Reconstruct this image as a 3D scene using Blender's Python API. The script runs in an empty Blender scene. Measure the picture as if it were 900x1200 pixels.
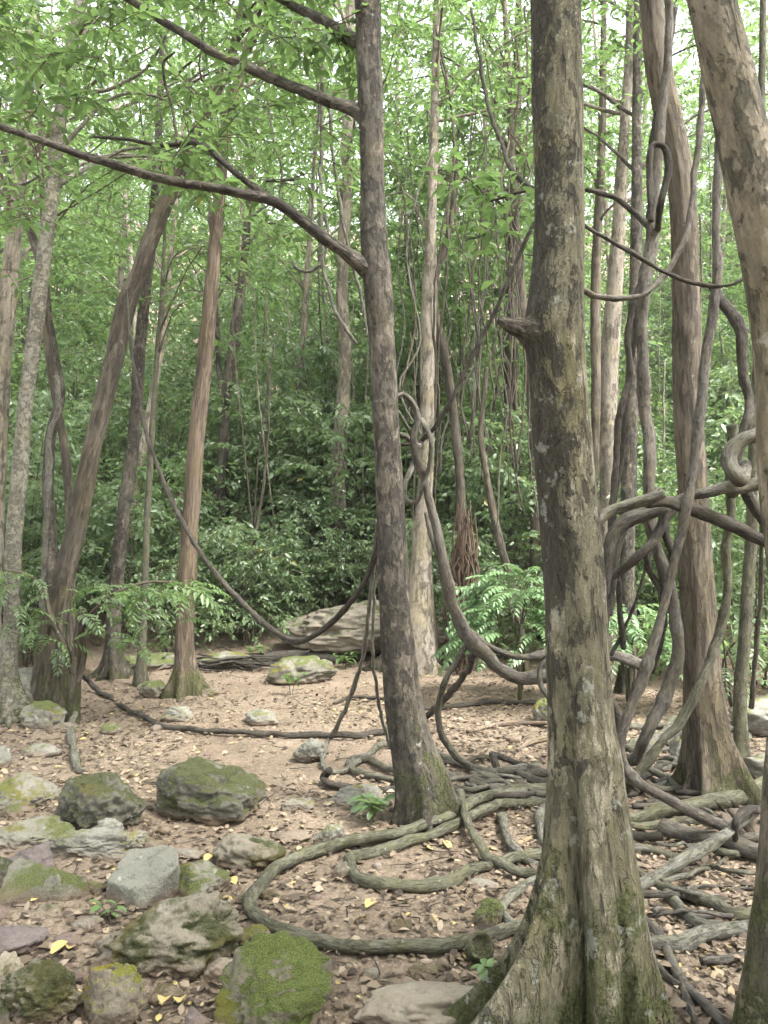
import bpy, bmesh, math, random
import numpy as np
from mathutils import Vector
R = math.radians
random.seed(7)
S = bpy.context.scene
C = S.collection

# ------------------------------------------------------------------ camera, sky, sun, exposure
CAM_H, PITCH, FOV = 1.55, R(2.6), R(68.0)
cam = bpy.data.objects.new('camera', bpy.data.cameras.new('camera'))
C.objects.link(cam)
cam.location = (0, 0, CAM_H)
cam.rotation_euler = (math.pi / 2 + PITCH, 0, 0)
cam.data.sensor_fit = 'VERTICAL'
cam.data.angle = FOV
cam.data.clip_start = 0.05
cam.data.clip_end = 2000
S.camera = cam

W = bpy.data.worlds.new('World')
S.world = W
W.use_nodes = True
nt = W.node_tree
bg = nt.nodes['Background']
sky = nt.nodes.new('ShaderNodeTexSky')
sky.sky_type = 'NISHITA'
sky.sun_disc = False
SUN_EL, SUN_AZ = R(56), R(125)          # azimuth measured from +Y towards +X
sky.sun_elevation = SUN_EL
sky.sun_rotation = SUN_AZ
sky.dust_density = 4.0
sky.air_density = 1.0
hs = nt.nodes.new('ShaderNodeHueSaturation')
hs.inputs['Saturation'].default_value = 0.22
nt.links.new(sky.outputs[0], hs.inputs['Color'])
nt.links.new(hs.outputs[0], bg.inputs['Color'])
bg.inputs['Strength'].default_value = 0.15
sl = bpy.data.lights.new('sun', 'SUN')
sl.energy = 1.5
sl.angle = R(14)
sl.color = (1.0, 0.96, 0.9)
so = bpy.data.objects.new('sun', sl)
C.objects.link(so)
so.rotation_euler = (math.pi / 2 - SUN_EL, 0, math.pi - SUN_AZ)
so.location = (0, 0, 60)
S.view_settings.view_transform = 'Standard'
S.view_settings.look = 'None'
S.view_settings.exposure = 2.8
S.view_settings.gamma = 1.0
S.render.engine = 'CYCLES'
S.cycles.max_bounces = 14
S.cycles.diffuse_bounces = 12
S.cycles.transmission_bounces = 12
S.cycles.transparent_max_bounces = 4
S.cycles.use_denoising = True

# ------------------------------------------------------------------ noise
def _h(ix, iy, iz, seed):
    n = (ix.astype(np.int64) * 374761393 + iy.astype(np.int64) * 668265263 + iz.astype(np.int64) * 2147483647 + seed * 974634777) & 0xFFFFFFFF
    n = ((n ^ (n >> 13)) * 1274126177) & 0xFFFFFFFF
    n = ((n ^ (n >> 16)) * 2246822519) & 0xFFFFFFFF
    n = n ^ (n >> 15)
    return (n & 0xFFFFFF) / float(0xFFFFFF)

def noise(x, y, z=0.0, seed=0):
    """value noise in -1..1"""
    x, y, z = np.broadcast_arrays(np.asarray(x, float), np.asarray(y, float), np.asarray(z, float))
    fx, fy, fz = np.floor(x), np.floor(y), np.floor(z)
    u, v, w = x - fx, y - fy, z - fz
    u = u * u * (3 - 2 * u); v = v * v * (3 - 2 * v); w = w * w * (3 - 2 * w)
    r = 0
    for a in (0, 1):
        for b in (0, 1):
            for c in (0, 1):
                k = (u if a else 1 - u) * (v if b else 1 - v) * (w if c else 1 - w)
                r = r + k * _h(fx + a, fy + b, fz + c, seed)
    return r * 2 - 1

def fbm(x, y, z=0.0, seed=0, oct=4, gain=.5):
    r, a, s = 0, 1.0, 1.0
    for i in range(oct):
        r = r + a * noise(np.asarray(x) * s, np.asarray(y) * s, np.asarray(z) * s, seed + i * 17)
        a *= gain; s *= 2.03
    return r

# ------------------------------------------------------------------ terrain height, photograph pixels to places
def H(x, y):
    x = np.asarray(x, float); y = np.asarray(y, float)
    z = 0.045 * noise(x * .7, y * .7, 0, 3) + 0.02 * noise(x * 2.1, y * 2.1, 0, 5)
    s = np.clip(y - 9.3, 0, 70)
    z = z + 0.30 * s * s / (s + 1.5) + 0.003 * s * s
    side = np.clip(np.abs(x) - 6, 0, 40)
    z = z + 0.04 * side
    return z

FPX = 600 / math.tan(FOV / 2)
cp, sp_ = math.cos(PITCH), math.sin(PITCH)
def ray(px, py):
    a, b = (px - 450) / FPX, (600 - py) / FPX
    return np.array([a, cp - b * sp_, sp_ + b * cp])
def P(px, py, Y):
    d = ray(px, py)
    return np.array([0, 0, CAM_H]) + d * (Y / d[1])
_ys = np.concatenate([np.linspace(1.2, 14, 1400), np.linspace(14, 60, 600)])
def G(px, py, lift=0.0):
    d = ray(px, py)
    q = np.array([0, 0, CAM_H])[None] + d[None] * (_ys / d[1])[:, None]
    below = q[:, 2] <= H(q[:, 0], q[:, 1]) + lift
    i = int(np.argmax(below)) if below.any() else len(_ys) - 1
    p = q[i].copy()
    p[2] = float(H(p[0], p[1])) + lift
    return p
def m_of(px, p):
    """metres spanned by px photograph pixels at the place p"""
    depth = p[1] * cp + (p[2] - CAM_H) * sp_
    return px * depth / FPX

# ------------------------------------------------------------------ mesh helpers
def mesh_of(name, V, faces, mats, attrs=None, mi=None, smooth=True):
    """faces: list of int arrays (n,k)"""
    me = bpy.data.meshes.new(name)
    V = np.asarray(V, np.float32)
    me.vertices.add(len(V))
    me.vertices.foreach_set('co', V.ravel())
    faces = [np.asarray(f, np.int32) for f in faces if len(f)]
    loops = np.concatenate([f.ravel() for f in faces])
    tot = np.concatenate([np.full(len(f), f.shape[1], np.int32) for f in faces])
    start = np.concatenate([[0], np.cumsum(tot)[:-1]]).astype(np.int32)
    me.loops.add(len(loops))
    me.loops.foreach_set('vertex_index', loops)
    me.polygons.add(len(tot))
    me.polygons.foreach_set('loop_start', start)
    if smooth:
        me.polygons.foreach_set('use_smooth', np.ones(len(tot), bool))
    for m in (mats if isinstance(mats, (list, tuple)) else [mats]):
        me.materials.append(m)
    if mi is not None:
        me.polygons.foreach_set('material_index', np.asarray(mi, np.int32))
    for k, a in (attrs or {}).items():
        a = np.asarray(a, np.float32)
        if a.ndim == 2:
            at = me.attributes.new(k, 'FLOAT_VECTOR', 'POINT'); at.data.foreach_set('vector', a.ravel())
        else:
            at = me.attributes.new(k, 'FLOAT', 'POINT'); at.data.foreach_set('value', a)
    me.update(calc_edges=True)
    return me

def link(name, me, parent=None, loc=(0, 0, 0), rot=(0, 0, 0)):
    o = bpy.data.objects.new(name, me)
    C.objects.link(o)
    o.location = loc; o.rotation_euler = rot
    if parent is not None: o.parent = parent
    return o
def tag(o, label=None, cat=None, group=None, kind=None):
    if label: o['label'] = label
    if cat: o['category'] = cat
    if group: o['group'] = group
    if kind: o['kind'] = kind
    return o
def empty(name, loc, label=None, cat=None, group=None):
    o = link(name, None, None, loc)
    o.empty_display_size = .2
    return tag(o, label, cat, group)
def dup(root, loc, rz, sc=1.0, rx=0, ry=0):
    c = root.copy(); C.objects.link(c)
    c.location = loc; c.rotation_euler = (rx, ry, rz); c.scale = (sc, sc, sc)
    for ch in root.children:
        d = ch.copy(); C.objects.link(d); d.parent = c
        for g in ch.children:
            e = g.copy(); C.objects.link(e); e.parent = d
    return c

def spline(pts, rad, ds):
    pts = np.asarray(pts, float); rad = np.asarray(rad, float)
    if len(pts) == 2:
        pts = np.array([pts[0], (pts[0] + pts[1]) / 2, pts[1]]); rad = np.array([rad[0], rad.mean(), rad[1]])
    p = np.vstack([2 * pts[0] - pts[1], pts, 2 * pts[-1] - pts[-2]])
    r = np.concatenate([[rad[0]], rad, [rad[-1]]])
    op, orr = [], []
    for i in range(1, len(p) - 2):
        n = max(2, int(np.linalg.norm(p[i + 1] - p[i]) / ds))
        # centripetal-ish: plain Catmull-Rom with tangents limited
        t = np.linspace(0, 1, n, endpoint=False)[:, None]
        a, b, c, d = p[i - 1], p[i], p[i + 1], p[i + 2]
        L = np.linalg.norm(c - b)
        def tan(u, v, w):
            l1, l2 = np.linalg.norm(v - u) + 1e-6, np.linalg.norm(w - v) + 1e-6
            return ((v - u) / l1 * l2 + (w - v) / l2 * l1) / (l1 + l2) * L
        m0, m1 = tan(a, b, c), tan(b, c, d)
        h00 = 2 * t**3 - 3 * t**2 + 1; h10 = t**3 - 2 * t**2 + t; h01 = -2 * t**3 + 3 * t**2; h11 = t**3 - t**2
        op.append(h00 * b + h10 * m0 + h01 * c + h11 * m1)
        orr.append(r[i] + (r[i + 1] - r[i]) * (t[:, 0]**2 * (3 - 2 * t[:, 0])))
    op.append(p[-2][None]); orr.append(r[-2:-1])
    return np.vstack(op), np.concatenate(orr)

def tube(pts, rad, sides=10, ds=None, lump=.10, fine=.03, knot=0.0, wob=0.0, seed=0, flute=None, cap=True, flat=0.0):
    """swept bark surface. returns V, quads, tris, bark-coordinates"""
    rmax = float(np.max(rad))
    ds = ds or max(.012, rmax * .6)
    c, r = spline(pts, rad, ds)
    n = len(c)
    if wob:
        L0 = np.concatenate([[0], np.cumsum(np.linalg.norm(np.diff(c, axis=0), axis=1))])
        for k in range(3):
            c[:, k] += wob * r * (noise(L0 / (rmax * 7), seed * 3.1 + k * 9, 0, seed) + .5 * noise(L0 / (rmax * 3), seed * 3.1 + k * 9, 5, seed))
    T = np.gradient(c, axis=0); T /= np.linalg.norm(T, axis=1)[:, None] + 1e-9
    L = np.concatenate([[0], np.cumsum(np.linalg.norm(np.diff(c, axis=0), axis=1))])
    N = np.zeros((n, 3))
    ref = np.array([1., 0, 0]) if abs(T[0][0]) < .8 else np.array([0, 1., 0])
    v = ref - T[0] * ref.dot(T[0]); N[0] = v / np.linalg.norm(v)
    for i in range(1, n):
        v = N[i - 1] - T[i] * N[i - 1].dot(T[i]); N[i] = v / (np.linalg.norm(v) + 1e-9)
    B = np.cross(T, N)
    th = np.linspace(0, 2 * math.pi, sides, endpoint=False)
    ct, st = np.cos(th)[None], np.sin(th)[None]
    rr = np.repeat(r[:, None], sides, 1)
    q = 1 / rmax
    lum = noise(ct * 1.1 + 7, st * 1.1, L[:, None] * q * .22, seed) * lump + noise(ct * 2.3, st * 2.3 + 4, L[:, None] * q * .6, seed + 5) * lump * .5
    lum = lum + fine * noise(ct * 5, st * 5, L[:, None] * q * 1.6, seed + 9) + fine * .7 * noise(ct * 11, st * 11, L[:, None] * q * 3.2, seed + 11)
    if knot:
        kk = np.clip(noise(L * q * .35, seed * 1.7, 0, seed + 21), .35, 1) - .35
        lum = lum + (knot * kk)[:, None]
    if flat:
        tw = L * q * .09 + 2 * noise(L * q * .06, seed * .9, 0, seed + 33)
        fa = flat * (.7 + .6 * noise(L * q * .12, seed * 2.3, 0, seed + 35))
        lum = lum + fa[:, None] * np.cos(2 * (th[None] - tw[:, None]))
    rr = rr * (1 + lum)
    if flute is not None:
        rr = rr + flute(c, th, r)
    V = c[:, None, :] + N[:, None, :] * (ct * rr)[..., None] + B[:, None, :] * (st * rr)[..., None]
    bark = np.stack([ct * rr, st * rr, np.repeat(L[:, None], sides, 1)], -1)
    bark = bark + np.array([seed * 1.37 % 19, seed * .77 % 13, seed * 2.9 % 31])
    idx = np.arange(n * sides).reshape(n, sides)
    a = idx[:-1]; b = idx[1:]
    quads = np.stack([a, np.roll(a, -1, 1), np.roll(b, -1, 1), b], -1).reshape(-1, 4)
    V = V.reshape(-1, 3); bark = bark.reshape(-1, 3)
    tris = np.zeros((0, 3), int)
    if cap:
        e0, e1 = len(V), len(V) + 1
        V = np.vstack([V, c[0] - T[0] * r[0] * .35, c[-1] + T[-1] * r[-1] * .35])
        bark = np.vstack([bark, bark[0] * [0, 0, 1], bark[-1] * [0, 0, 1]])
        k = np.arange(sides); k2 = (k + 1) % sides
        tris = np.vstack([np.stack([np.full(sides, e0), k2, k], -1), np.stack([np.full(sides, e1), idx[-1][k], idx[-1][k2]], -1)])
    return V, quads, tris, bark

def join(parts):
    """parts of (V, quads, tris, bark)"""
    o = 0; Vs, Q, T, Bk = [], [], [], []
    for V, q, t, b in parts:
        Vs.append(V); Q.append(q + o); T.append(t + o); Bk.append(b); o += len(V)
    return np.vstack(Vs), np.vstack(Q), np.vstack(T), np.vstack(Bk)
def bark_mesh(name, parts, mat, origin):
    V, q, t, b = join(parts)
    return mesh_of(name, V - np.asarray(origin), [q, t], mat, {'bark': b})

# ------------------------------------------------------------------ materials
class NT:
    def __init__(s, name):
        s.m = bpy.data.materials.new(name); s.m.use_nodes = True
        s.t = s.m.node_tree; s.n = s.t.nodes
        s.bsdf = s.n['Principled BSDF']; s.out = s.n['Material Output']
    def node(s, typ, **kw):
        n = s.n.new(typ)
        for k, v in kw.items():
            if k in n.inputs: s.put(n.inputs[k], v)
            else: setattr(n, k, v)
        return n
    def put(s, inp, v):
        if isinstance(v, bpy.types.NodeSocket): s.t.links.new(v, inp)
        elif isinstance(v, bpy.types.Node): s.t.links.new(v.outputs[0], inp)
        else:
            if hasattr(inp.default_value, '__len__') and len(inp.default_value) == 4 and len(v) == 3: v = (*v, 1)
            inp.default_value = v
    def noise(s, vec, scale, detail=4, rough=.55, dist=0):
        return s.node('ShaderNodeTexNoise', Vector=vec, Scale=scale, Detail=detail, Roughness=rough, Distortion=dist).outputs[0]
    def mapping(s, vec, scale, loc=(0, 0, 0)):
        return s.node('ShaderNodeMapping', Vector=vec, Scale=scale, Location=loc).outputs[0]
    def step(s, v, lo, hi, to0=0, to1=1):
        n = s.node('ShaderNodeMapRange', interpolation_type='SMOOTHSTEP')
        s.put(n.inputs['Value'], v)
        for k, x in (('From Min', lo), ('From Max', hi), ('To Min', to0), ('To Max', to1)): s.put(n.inputs[k], x)
        return n.outputs[0]
    def math(s, op, a, b=0.0):
        n = s.node('ShaderNodeMath', operation=op); s.put(n.inputs[0], a); s.put(n.inputs[1], b)
        return n.outputs[0]
    def mix(s, fac, a, b):
        n = s.node('ShaderNodeMix', data_type='RGBA')
        s.put(n.inputs[0], fac); s.put(n.inputs[6], a); s.put(n.inputs[7], b)
        return n.outputs[2]
    def bump(s, h, dist, strength=1.0, normal=None):
        n = s.node('ShaderNodeBump', Height=h, Distance=dist, Strength=strength)
        if normal is not None: s.put(n.inputs['Normal'], normal)
        return n.outputs[0]
    def fin(s, col, rough=.8, nrm=None, spec=.3):
        s.put(s.bsdf.inputs['Base Color'], col); s.put(s.bsdf.inputs['Roughness'], rough)
        s.bsdf.inputs['Specular IOR Level'].default_value = spec
        if nrm is not None: s.put(s.bsdf.inputs['Normal'], nrm)
        return s.m

MOSS = (.062, .066, .028)
def bark(name, a, b, dark=(.045, .038, .032), dark_at=.58, moss=0.0, moss_top=1.2, lichen=.0, scale=1.0, stretch=.3, bump=.006, side=0.0, moss_col=MOSS, rough=.85, crack=.0, cream=None, soft=.03):
    s = NT(name)
    at = s.node('ShaderNodeAttribute', attribute_name='bark').outputs['Vector']
    st = s.mapping(at, (scale, scale, scale * stretch))
    n1 = s.noise(st, 7, 5, .6)
    col = s.mix(s.step(n1, .35, .65), a, b)
    hue = s.noise(at, 3.0 * scale, 3, .6)
    col = s.mix(s.step(hue, .42, .66, 0, .7), col, (a[0] * 1.1, a[1] * 1.06, a[2] * .72))
    big = s.noise(s.mapping(at, (scale, scale, scale * stretch * .8)), 4.2, 4, .6)
    n2 = s.noise(st, 17, 8, .72, .3)
    grain = s.noise(s.mapping(at, (scale, scale, scale * stretch * .6)), 48, 6, .75)
    if cream:
        cn = s.math('ADD', s.noise(st, 12, 7, .7, .4), s.math('MULTIPLY', s.math('SUBTRACT', hue, .5), .4))
        col = s.mix(s.step(cn, .53, .58, 0, .85), col, cream)
    col = s.mix(s.step(grain, .36, .64, .75, 0), col, tuple(x * .45 for x in a))
    d2 = s.math('ADD', n2, s.math('MULTIPLY', s.math('SUBTRACT', big, .5), .55))
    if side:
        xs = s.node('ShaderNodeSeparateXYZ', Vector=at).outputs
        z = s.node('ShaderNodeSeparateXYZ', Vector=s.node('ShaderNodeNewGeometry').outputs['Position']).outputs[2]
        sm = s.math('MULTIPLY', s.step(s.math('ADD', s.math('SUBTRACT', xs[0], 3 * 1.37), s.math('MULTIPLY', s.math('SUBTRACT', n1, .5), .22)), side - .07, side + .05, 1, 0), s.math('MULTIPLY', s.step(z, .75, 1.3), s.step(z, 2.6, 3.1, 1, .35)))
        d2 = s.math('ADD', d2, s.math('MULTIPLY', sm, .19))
    dm = s.step(d2, dark_at - .02, dark_at + soft)
    dcol = s.mix(s.step(grain, .4, .62), dark, tuple(x * 1.9 for x in dark))
    col = s.mix(s.math('MULTIPLY', dm, .92), col, dcol)
    fis = s.noise(s.mapping(at, (scale, scale, scale * stretch * .3)), 38, 3, .6)
    fm = s.step(fis, .32, .43, 1, 0)
    if crack:
        ln_ = s.noise(s.mapping(at, (scale, scale, scale * .38)), 15, 4, .6, .5)
        lm_ = s.step(s.math('ABSOLUTE', s.math('SUBTRACT', ln_, .5)), .0, .016, 1, 0)
        fm = s.math('MAXIMUM', fm, s.math('MULTIPLY', lm_, s.step(hue, .40, .58, 0, crack)))
        dv = s.node('ShaderNodeVectorMath', operation='ADD')
        s.put(dv.inputs[0], st); s.put(dv.inputs[1], s.node('ShaderNodeTexNoise', Vector=st, Scale=14.0, Detail=3.0).outputs['Color'])
        sc_ = s.mapping(dv.outputs[0], (1, 1, 1))
        vo = s.node('ShaderNodeTexVoronoi', feature='DISTANCE_TO_EDGE', Vector=sc_, Scale=9.0)
        cm = s.math('MULTIPLY', s.step(vo.outputs[0], .0, .05, 1, 0), s.step(big, .42, .6, 0, crack))
        fm = s.math('MAXIMUM', fm, cm)
    col = s.mix(s.math('MULTIPLY', fm, .7), col, dark)
    fine = s.noise(at, 160 * scale, 4, .7)
    col = s.mix(s.step(fine, .3, .7, 0, .35), col, tuple(x * .55 for x in a))
    geo = s.node('ShaderNodeNewGeometry')
    if moss > 0:
        z = s.node('ShaderNodeSeparateXYZ', Vector=geo.outputs['Position']).outputs[2]
        hz = s.step(z, 0.0, moss_top, .12 * moss, -.2)
        mn = s.math('ADD', s.math('ADD', s.math('MULTIPLY', s.noise(at, 5.0 * scale, 7, .7), .6), s.math('MULTIPLY', n2, .4)), hz)
        mm = s.step(mn, .55, .64)
        mcol = s.mix(s.step(s.noise(at, 90, 4, .7), .35, .65), tuple(x * .6 for x in moss_col), tuple(x * 1.9 for x in moss_col))
        col = s.mix(s.math('MULTIPLY', mm, .85), col, mcol)
    if lichen > 0:
        ln = s.noise(at, 13 * scale, 7, .68)
        lm = s.step(ln, .69 - .1 * lichen, .74 - .1 * lichen)
        col = s.mix(s.math('MULTIPLY', lm, .6), col, (.36, .37, .32))
    h = s.math('ADD', s.math('MULTIPLY', dm, -.6), s.math('MULTIPLY', fm, -1.0))
    h = s.math('ADD', h, s.math('MULTIPLY', fine, .5))
    h = s.math('ADD', h, s.math('MULTIPLY', grain, .9))
    h = s.math('ADD', h, s.math('MULTIPLY', n2, .9))
    return s.fin(col, rough, s.bump(h, bump), .2)

def rock_mat(name, a, b, moss=0.0, moss_col=MOSS, lichen=.3, bump=.02, dark=.5, strat=0.0, moss_side=False):
    s = NT(name)
    tc = s.node('ShaderNodeTexCoord').outputs['Object']
    inf = s.node('ShaderNodeObjectInfo').outputs['Random']
    ofs = s.node('ShaderNodeVectorMath', operation='SCALE'); s.put(ofs.inputs[0], (7.3, 3.1, 5.7)); s.put(ofs.inputs['Scale'], inf)
    ad = s.node('ShaderNodeVectorMath', operation='ADD'); s.put(ad.inputs[0], tc); s.put(ad.inputs[1], ofs.outputs[0])
    v = ad.outputs[0]
    n1 = s.noise(v, 5, 7, .65)
    col = s.mix(s.step(n1, .33, .67), a, b)
    n2 = s.noise(v, 26, 7, .7)
    col = s.mix(s.step(n2, .52, .68, 0, dark), col, tuple(x * .35 for x in a))
    if strat:
        sv = s.mapping(v, (1.2, 1.2, 7)); sn = s.noise(sv, 5, 5, .6)
        col = s.mix(s.step(sn, .45, .6, 0, strat), col, tuple(x * .5 for x in a))
    n3 = s.noise(v, 110, 4, .7)
    col = s.mix(s.step(n3, .35, .7, 0, .4), col, tuple(x * 1.35 for x in b))
    ln = s.noise(v, 11, 5, .6)
    col = s.mix(s.math('MULTIPLY', s.step(ln, .64, .68), lichen), col, (.45, .46, .40))
    geo = s.node('ShaderNodeNewGeometry')
    h = s.math('ADD', n1, s.math('MULTIPLY', n2, .5)); h = s.math('ADD', h, s.math('MULTIPLY', n3, .15))
    if moss:
        nz = s.node('ShaderNodeSeparateXYZ', Vector=geo.outputs['Normal']).outputs[2]
        mn = s.math('ADD', s.noise(v, 4.5, 7, .68), s.step(nz, -.2, .9, -.12 if not moss_side else 0.06, .10 if not moss_side else -.02))
        mm = s.step(mn, .62 - .2 * moss, .74 - .2 * moss)
        f = s.noise(v, 230, 3, .8)
        mc = s.mix(s.step(f, .35, .68), tuple(x * .5 for x in moss_col), tuple(x * 1.7 for x in moss_col))
        mc = s.mix(s.step(s.noise(v, 3.1, 4), .5, .66, 0, .7), mc, (moss_col[0] * 1.7, moss_col[1] * 1.25, moss_col[2] * .8))
        col = s.mix(mm, col, mc)
        h = s.math('ADD', h, s.math('MULTIPLY', s.math('MULTIPLY', mm, f), .5))
    # soil splashed on the foot of the stone
    z = s.node('ShaderNodeSeparateXYZ', Vector=tc).outputs[2]
    so_ = s.step(s.math('ADD', z, s.math('MULTIPLY', s.math('SUBTRACT', n1, .5), .12)), 0.0, .07, .75, 0)
    col = s.mix(so_, col, (.17, .12, .085))
    return s.fin(col, .85, s.bump(h, bump), .25)

def leaf_mat(name, dark, light, trans, rough=.38, tf=.4, spec=.5):
    s = NT(name)
    lv = s.node('ShaderNodeAttribute', attribute_name='lv').outputs['Fac']
    inf = s.node('ShaderNodeObjectInfo').outputs['Random']
    k = s.math('ADD', s.math('MULTIPLY', lv, .75), s.math('MULTIPLY', inf, .25))
    col = s.mix(k, dark, light)
    col = s.mix(s.step(lv, .965, .985), col, (.30, .22, .04))
    s.fin(col, rough, None, spec)
    tr = s.node('ShaderNodeBsdfTranslucent', Color=s.mix(k, tuple(x * .7 for x in trans), trans))
    mx = s.node('ShaderNodeMixShader'); s.put(mx.inputs[0], tf)
    s.t.links.new(s.bsdf.outputs[0], mx.inputs[1]); s.t.links.new(tr.outputs[0], mx.inputs[2])
    s.t.links.new(mx.outputs[0], s.out.inputs[0])
    return s.m

M = {}
M['mottled'] = bark('mottled_bark', (.20, .183, .122), (.285, .262, .185), (.036, .032, .027), .56, moss=1.15, moss_top=1.5, lichen=1.0, scale=1.0, stretch=.5, bump=.016, side=-.05, crack=1.0, cream=(.47, .425, .32), soft=.018, moss_col=(.06, .068, .024))
M['darkbark'] = bark('dark_bark', (.10, .089, .071), (.165, .147, .119), (.032, .028, .024), .525, moss=.8, moss_top=1.6, lichen=.5, stretch=.6, bump=.012, cream=(.235, .20, .158), crack=.4)
M['pale'] = bark('pale_bark', (0.263, 0.231, 0.185), (0.362, 0.319, 0.260), (.075, .066, .05), .535, moss=.6, moss_top=1.0, lichen=.3, scale=.8, stretch=.5, bump=.01)
M['spotted'] = bark('spotted_bark', (.235, .222, .182), (.315, .295, .245), (.07, .065, .05), .505, moss=.9, moss_top=1.3, lichen=.5, scale=1.3, stretch=1.3)
M['brown'] = bark('brown_bark', (.125, .107, .082), (.195, .168, .13), (.045, .038, .03), .515, moss=1.0, moss_top=1.0, lichen=.4, stretch=.22, bump=.012, crack=.6)
M['reddish'] = bark('reddish_bark', (.165, .128, .095), (.235, .185, .14), (.065, .049, .037), .53, moss=1.3, moss_top=1.1, lichen=.1, stretch=.15, bump=.012)
M['greyish'] = bark('grey_bark', (.165, .138, .105), (.24, .202, .155), (.06, .05, .04), .53, moss=.9, moss_top=1.0, lichen=.35, stretch=.22, bump=.012, crack=.7)
M['liana'] = bark('liana_bark', (.125, .117, .094), (.18, .17, .137), (.045, .04, .033), .54, moss=.3, moss_top=.6, lichen=.35, scale=3, stretch=.4, bump=.005)
M['liana_grey'] = bark('liana_grey_bark', (0.162, 0.157, 0.129), (0.235, 0.224, 0.185), (.06, .055, .047), .54, moss=.3, moss_top=.6, lichen=.4, scale=3, stretch=.4, bump=.005)
M['liana_dark'] = bark('liana_dark_bark', (.07, .062, .051), (.115, .102, .084), (.027, .024, .02), .54, lichen=.2, scale=3, stretch=.4, bump=.005)
M['liana_purple'] = bark('liana_purple_bark', (.128, .115, .098), (.185, .17, .143), (.05, .042, .036), .54, lichen=.3, scale=3, stretch=.4, bump=.005)
M['liana_green'] = bark('liana_green_bark', (0.125, 0.123, 0.085), (0.188, 0.181, 0.131), (.05, .047, .034), .54, moss=.15, moss_top=1.2, lichen=.5, scale=3, stretch=.4, bump=.005)
M['deadwood'] = bark('dead_wood', (.19, .15, .115), (.265, .213, .17), (.08, .062, .048), .54, scale=2, stretch=.12, bump=.008)
M['leaf'] = leaf_mat('canopy_leaf', (.055, .104, .04), (.122, .182, .07), (.23, .37, .11), tf=.46)
M['fern'] = leaf_mat('fern_leaf', (.09, .165, .07), (.16, .255, .115), (.23, .38, .14), rough=.35, tf=.3, spec=.6)
M['leaf_low'] = leaf_mat('understorey_leaf', (.078, .128, .062), (.165, .228, .112), (.28, .42, .15), rough=.34, tf=.40, spec=.6)
M['leaf_bright'] = leaf_mat('bright_leaf', (.085, .15, .052), (.15, .23, .085), (.23, .38, .11), rough=.4, tf=.35)
M['twig'] = NT('twig').fin((.085, .065, .045), .8)

# litter and soil
s = NT('litter')
lv = s.node('ShaderNodeAttribute', attribute_name='lv').outputs['Fac']
cr = s.node('ShaderNodeValToRGB', Fac=lv)
e = cr.color_ramp.elements
cols = [(0, (.036, .027, .019)), (.2, (.075, .056, .038)), (.42, (.13, .097, .065)), (.6, (.195, .151, .106)), (.78, (.27, .217, .157)), (.93, (.29, .215, .09)), (1, (.36, .28, .11))]
e[0].position, e[0].color = 0, (*cols[0][1], 1); e[1].position, e[1].color = 1, (*cols[-1][1], 1)
for p_, c_ in cols[1:-1]:
    q_ = e.new(p_); q_.color = (*c_, 1)
M['litter'] = s.fin(cr.outputs[0], .7, None, .3)

s = NT('soil')
tc = s.node('ShaderNodeNewGeometry').outputs['Position']
n1 = s.noise(tc, 1.1, 6, .6); n2 = s.noise(tc, 9, 7, .7); n3 = s.noise(tc, 70, 5, .75)
col = s.mix(s.step(n1, .35, .65), (.128, .099, .069), (.225, .178, .131))
col = s.mix(s.step(n2, .45, .7, 0, .5), col, (.17, .12, .09))
vor = s.node('ShaderNodeTexVoronoi', Vector=tc, Scale=42.0)
col = s.mix(s.step(n3, .5, .7, 0, .7), col, (.46, .35, .27))
col = s.mix(.35, col, s.mix(s.node('ShaderNodeSeparateXYZ', Vector=vor.outputs['Color']).outputs[0], (.10, .078, .054), (.27, .215, .155)))
h = s.math('ADD', s.math('MULTIPLY', n2, 1.0), s.math('MULTIPLY', n3, .5))
h = s.math('ADD', h, s.math('MULTIPLY', vor.outputs['Distance'], -.5))
M['soil'] = s.fin(col, .9, s.bump(h, .02), .2)

# ------------------------------------------------------------------ ground
def axis(segs):
    out = []
    for a, b, n in segs: out.append(np.linspace(a, b, n, endpoint=False))
    return np.concatenate(out + [[segs[-1][1]]])
gx = axis([(-150, -60, 12), (-60, -9, 50), (-9, -3.4, 80), (-3.4, 3.4, 300), (3.4, 9, 80), (9, 60, 50), (60, 150, 12)])
gy = axis([(-150, -30, 10), (-30, 0, 30), (0, 1.6, 20), (1.6, 7, 260), (7, 12, 130), (12, 30, 70), (30, 80, 40), (80, 160, 12)])
X, Y = np.meshgrid(gx, gy)
Z = H(X, Y) + np.where((Y > 1) & (Y < 14), .010 * fbm(X * 5, Y * 5, 0, 41, 4) + .006 * noise(X * 22, Y * 22, 0, 8), 0)
idx = np.arange(X.size).reshape(X.shape)
quads = np.stack([idx[:-1, :-1], idx[:-1, 1:], idx[1:, 1:], idx[1:, :-1]], -1).reshape(-1, 4)
tag(link('ground', mesh_of('ground', np.stack([X, Y, Z], -1).reshape(-1, 3), [quads], M['soil'])), kind='structure')

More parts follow.
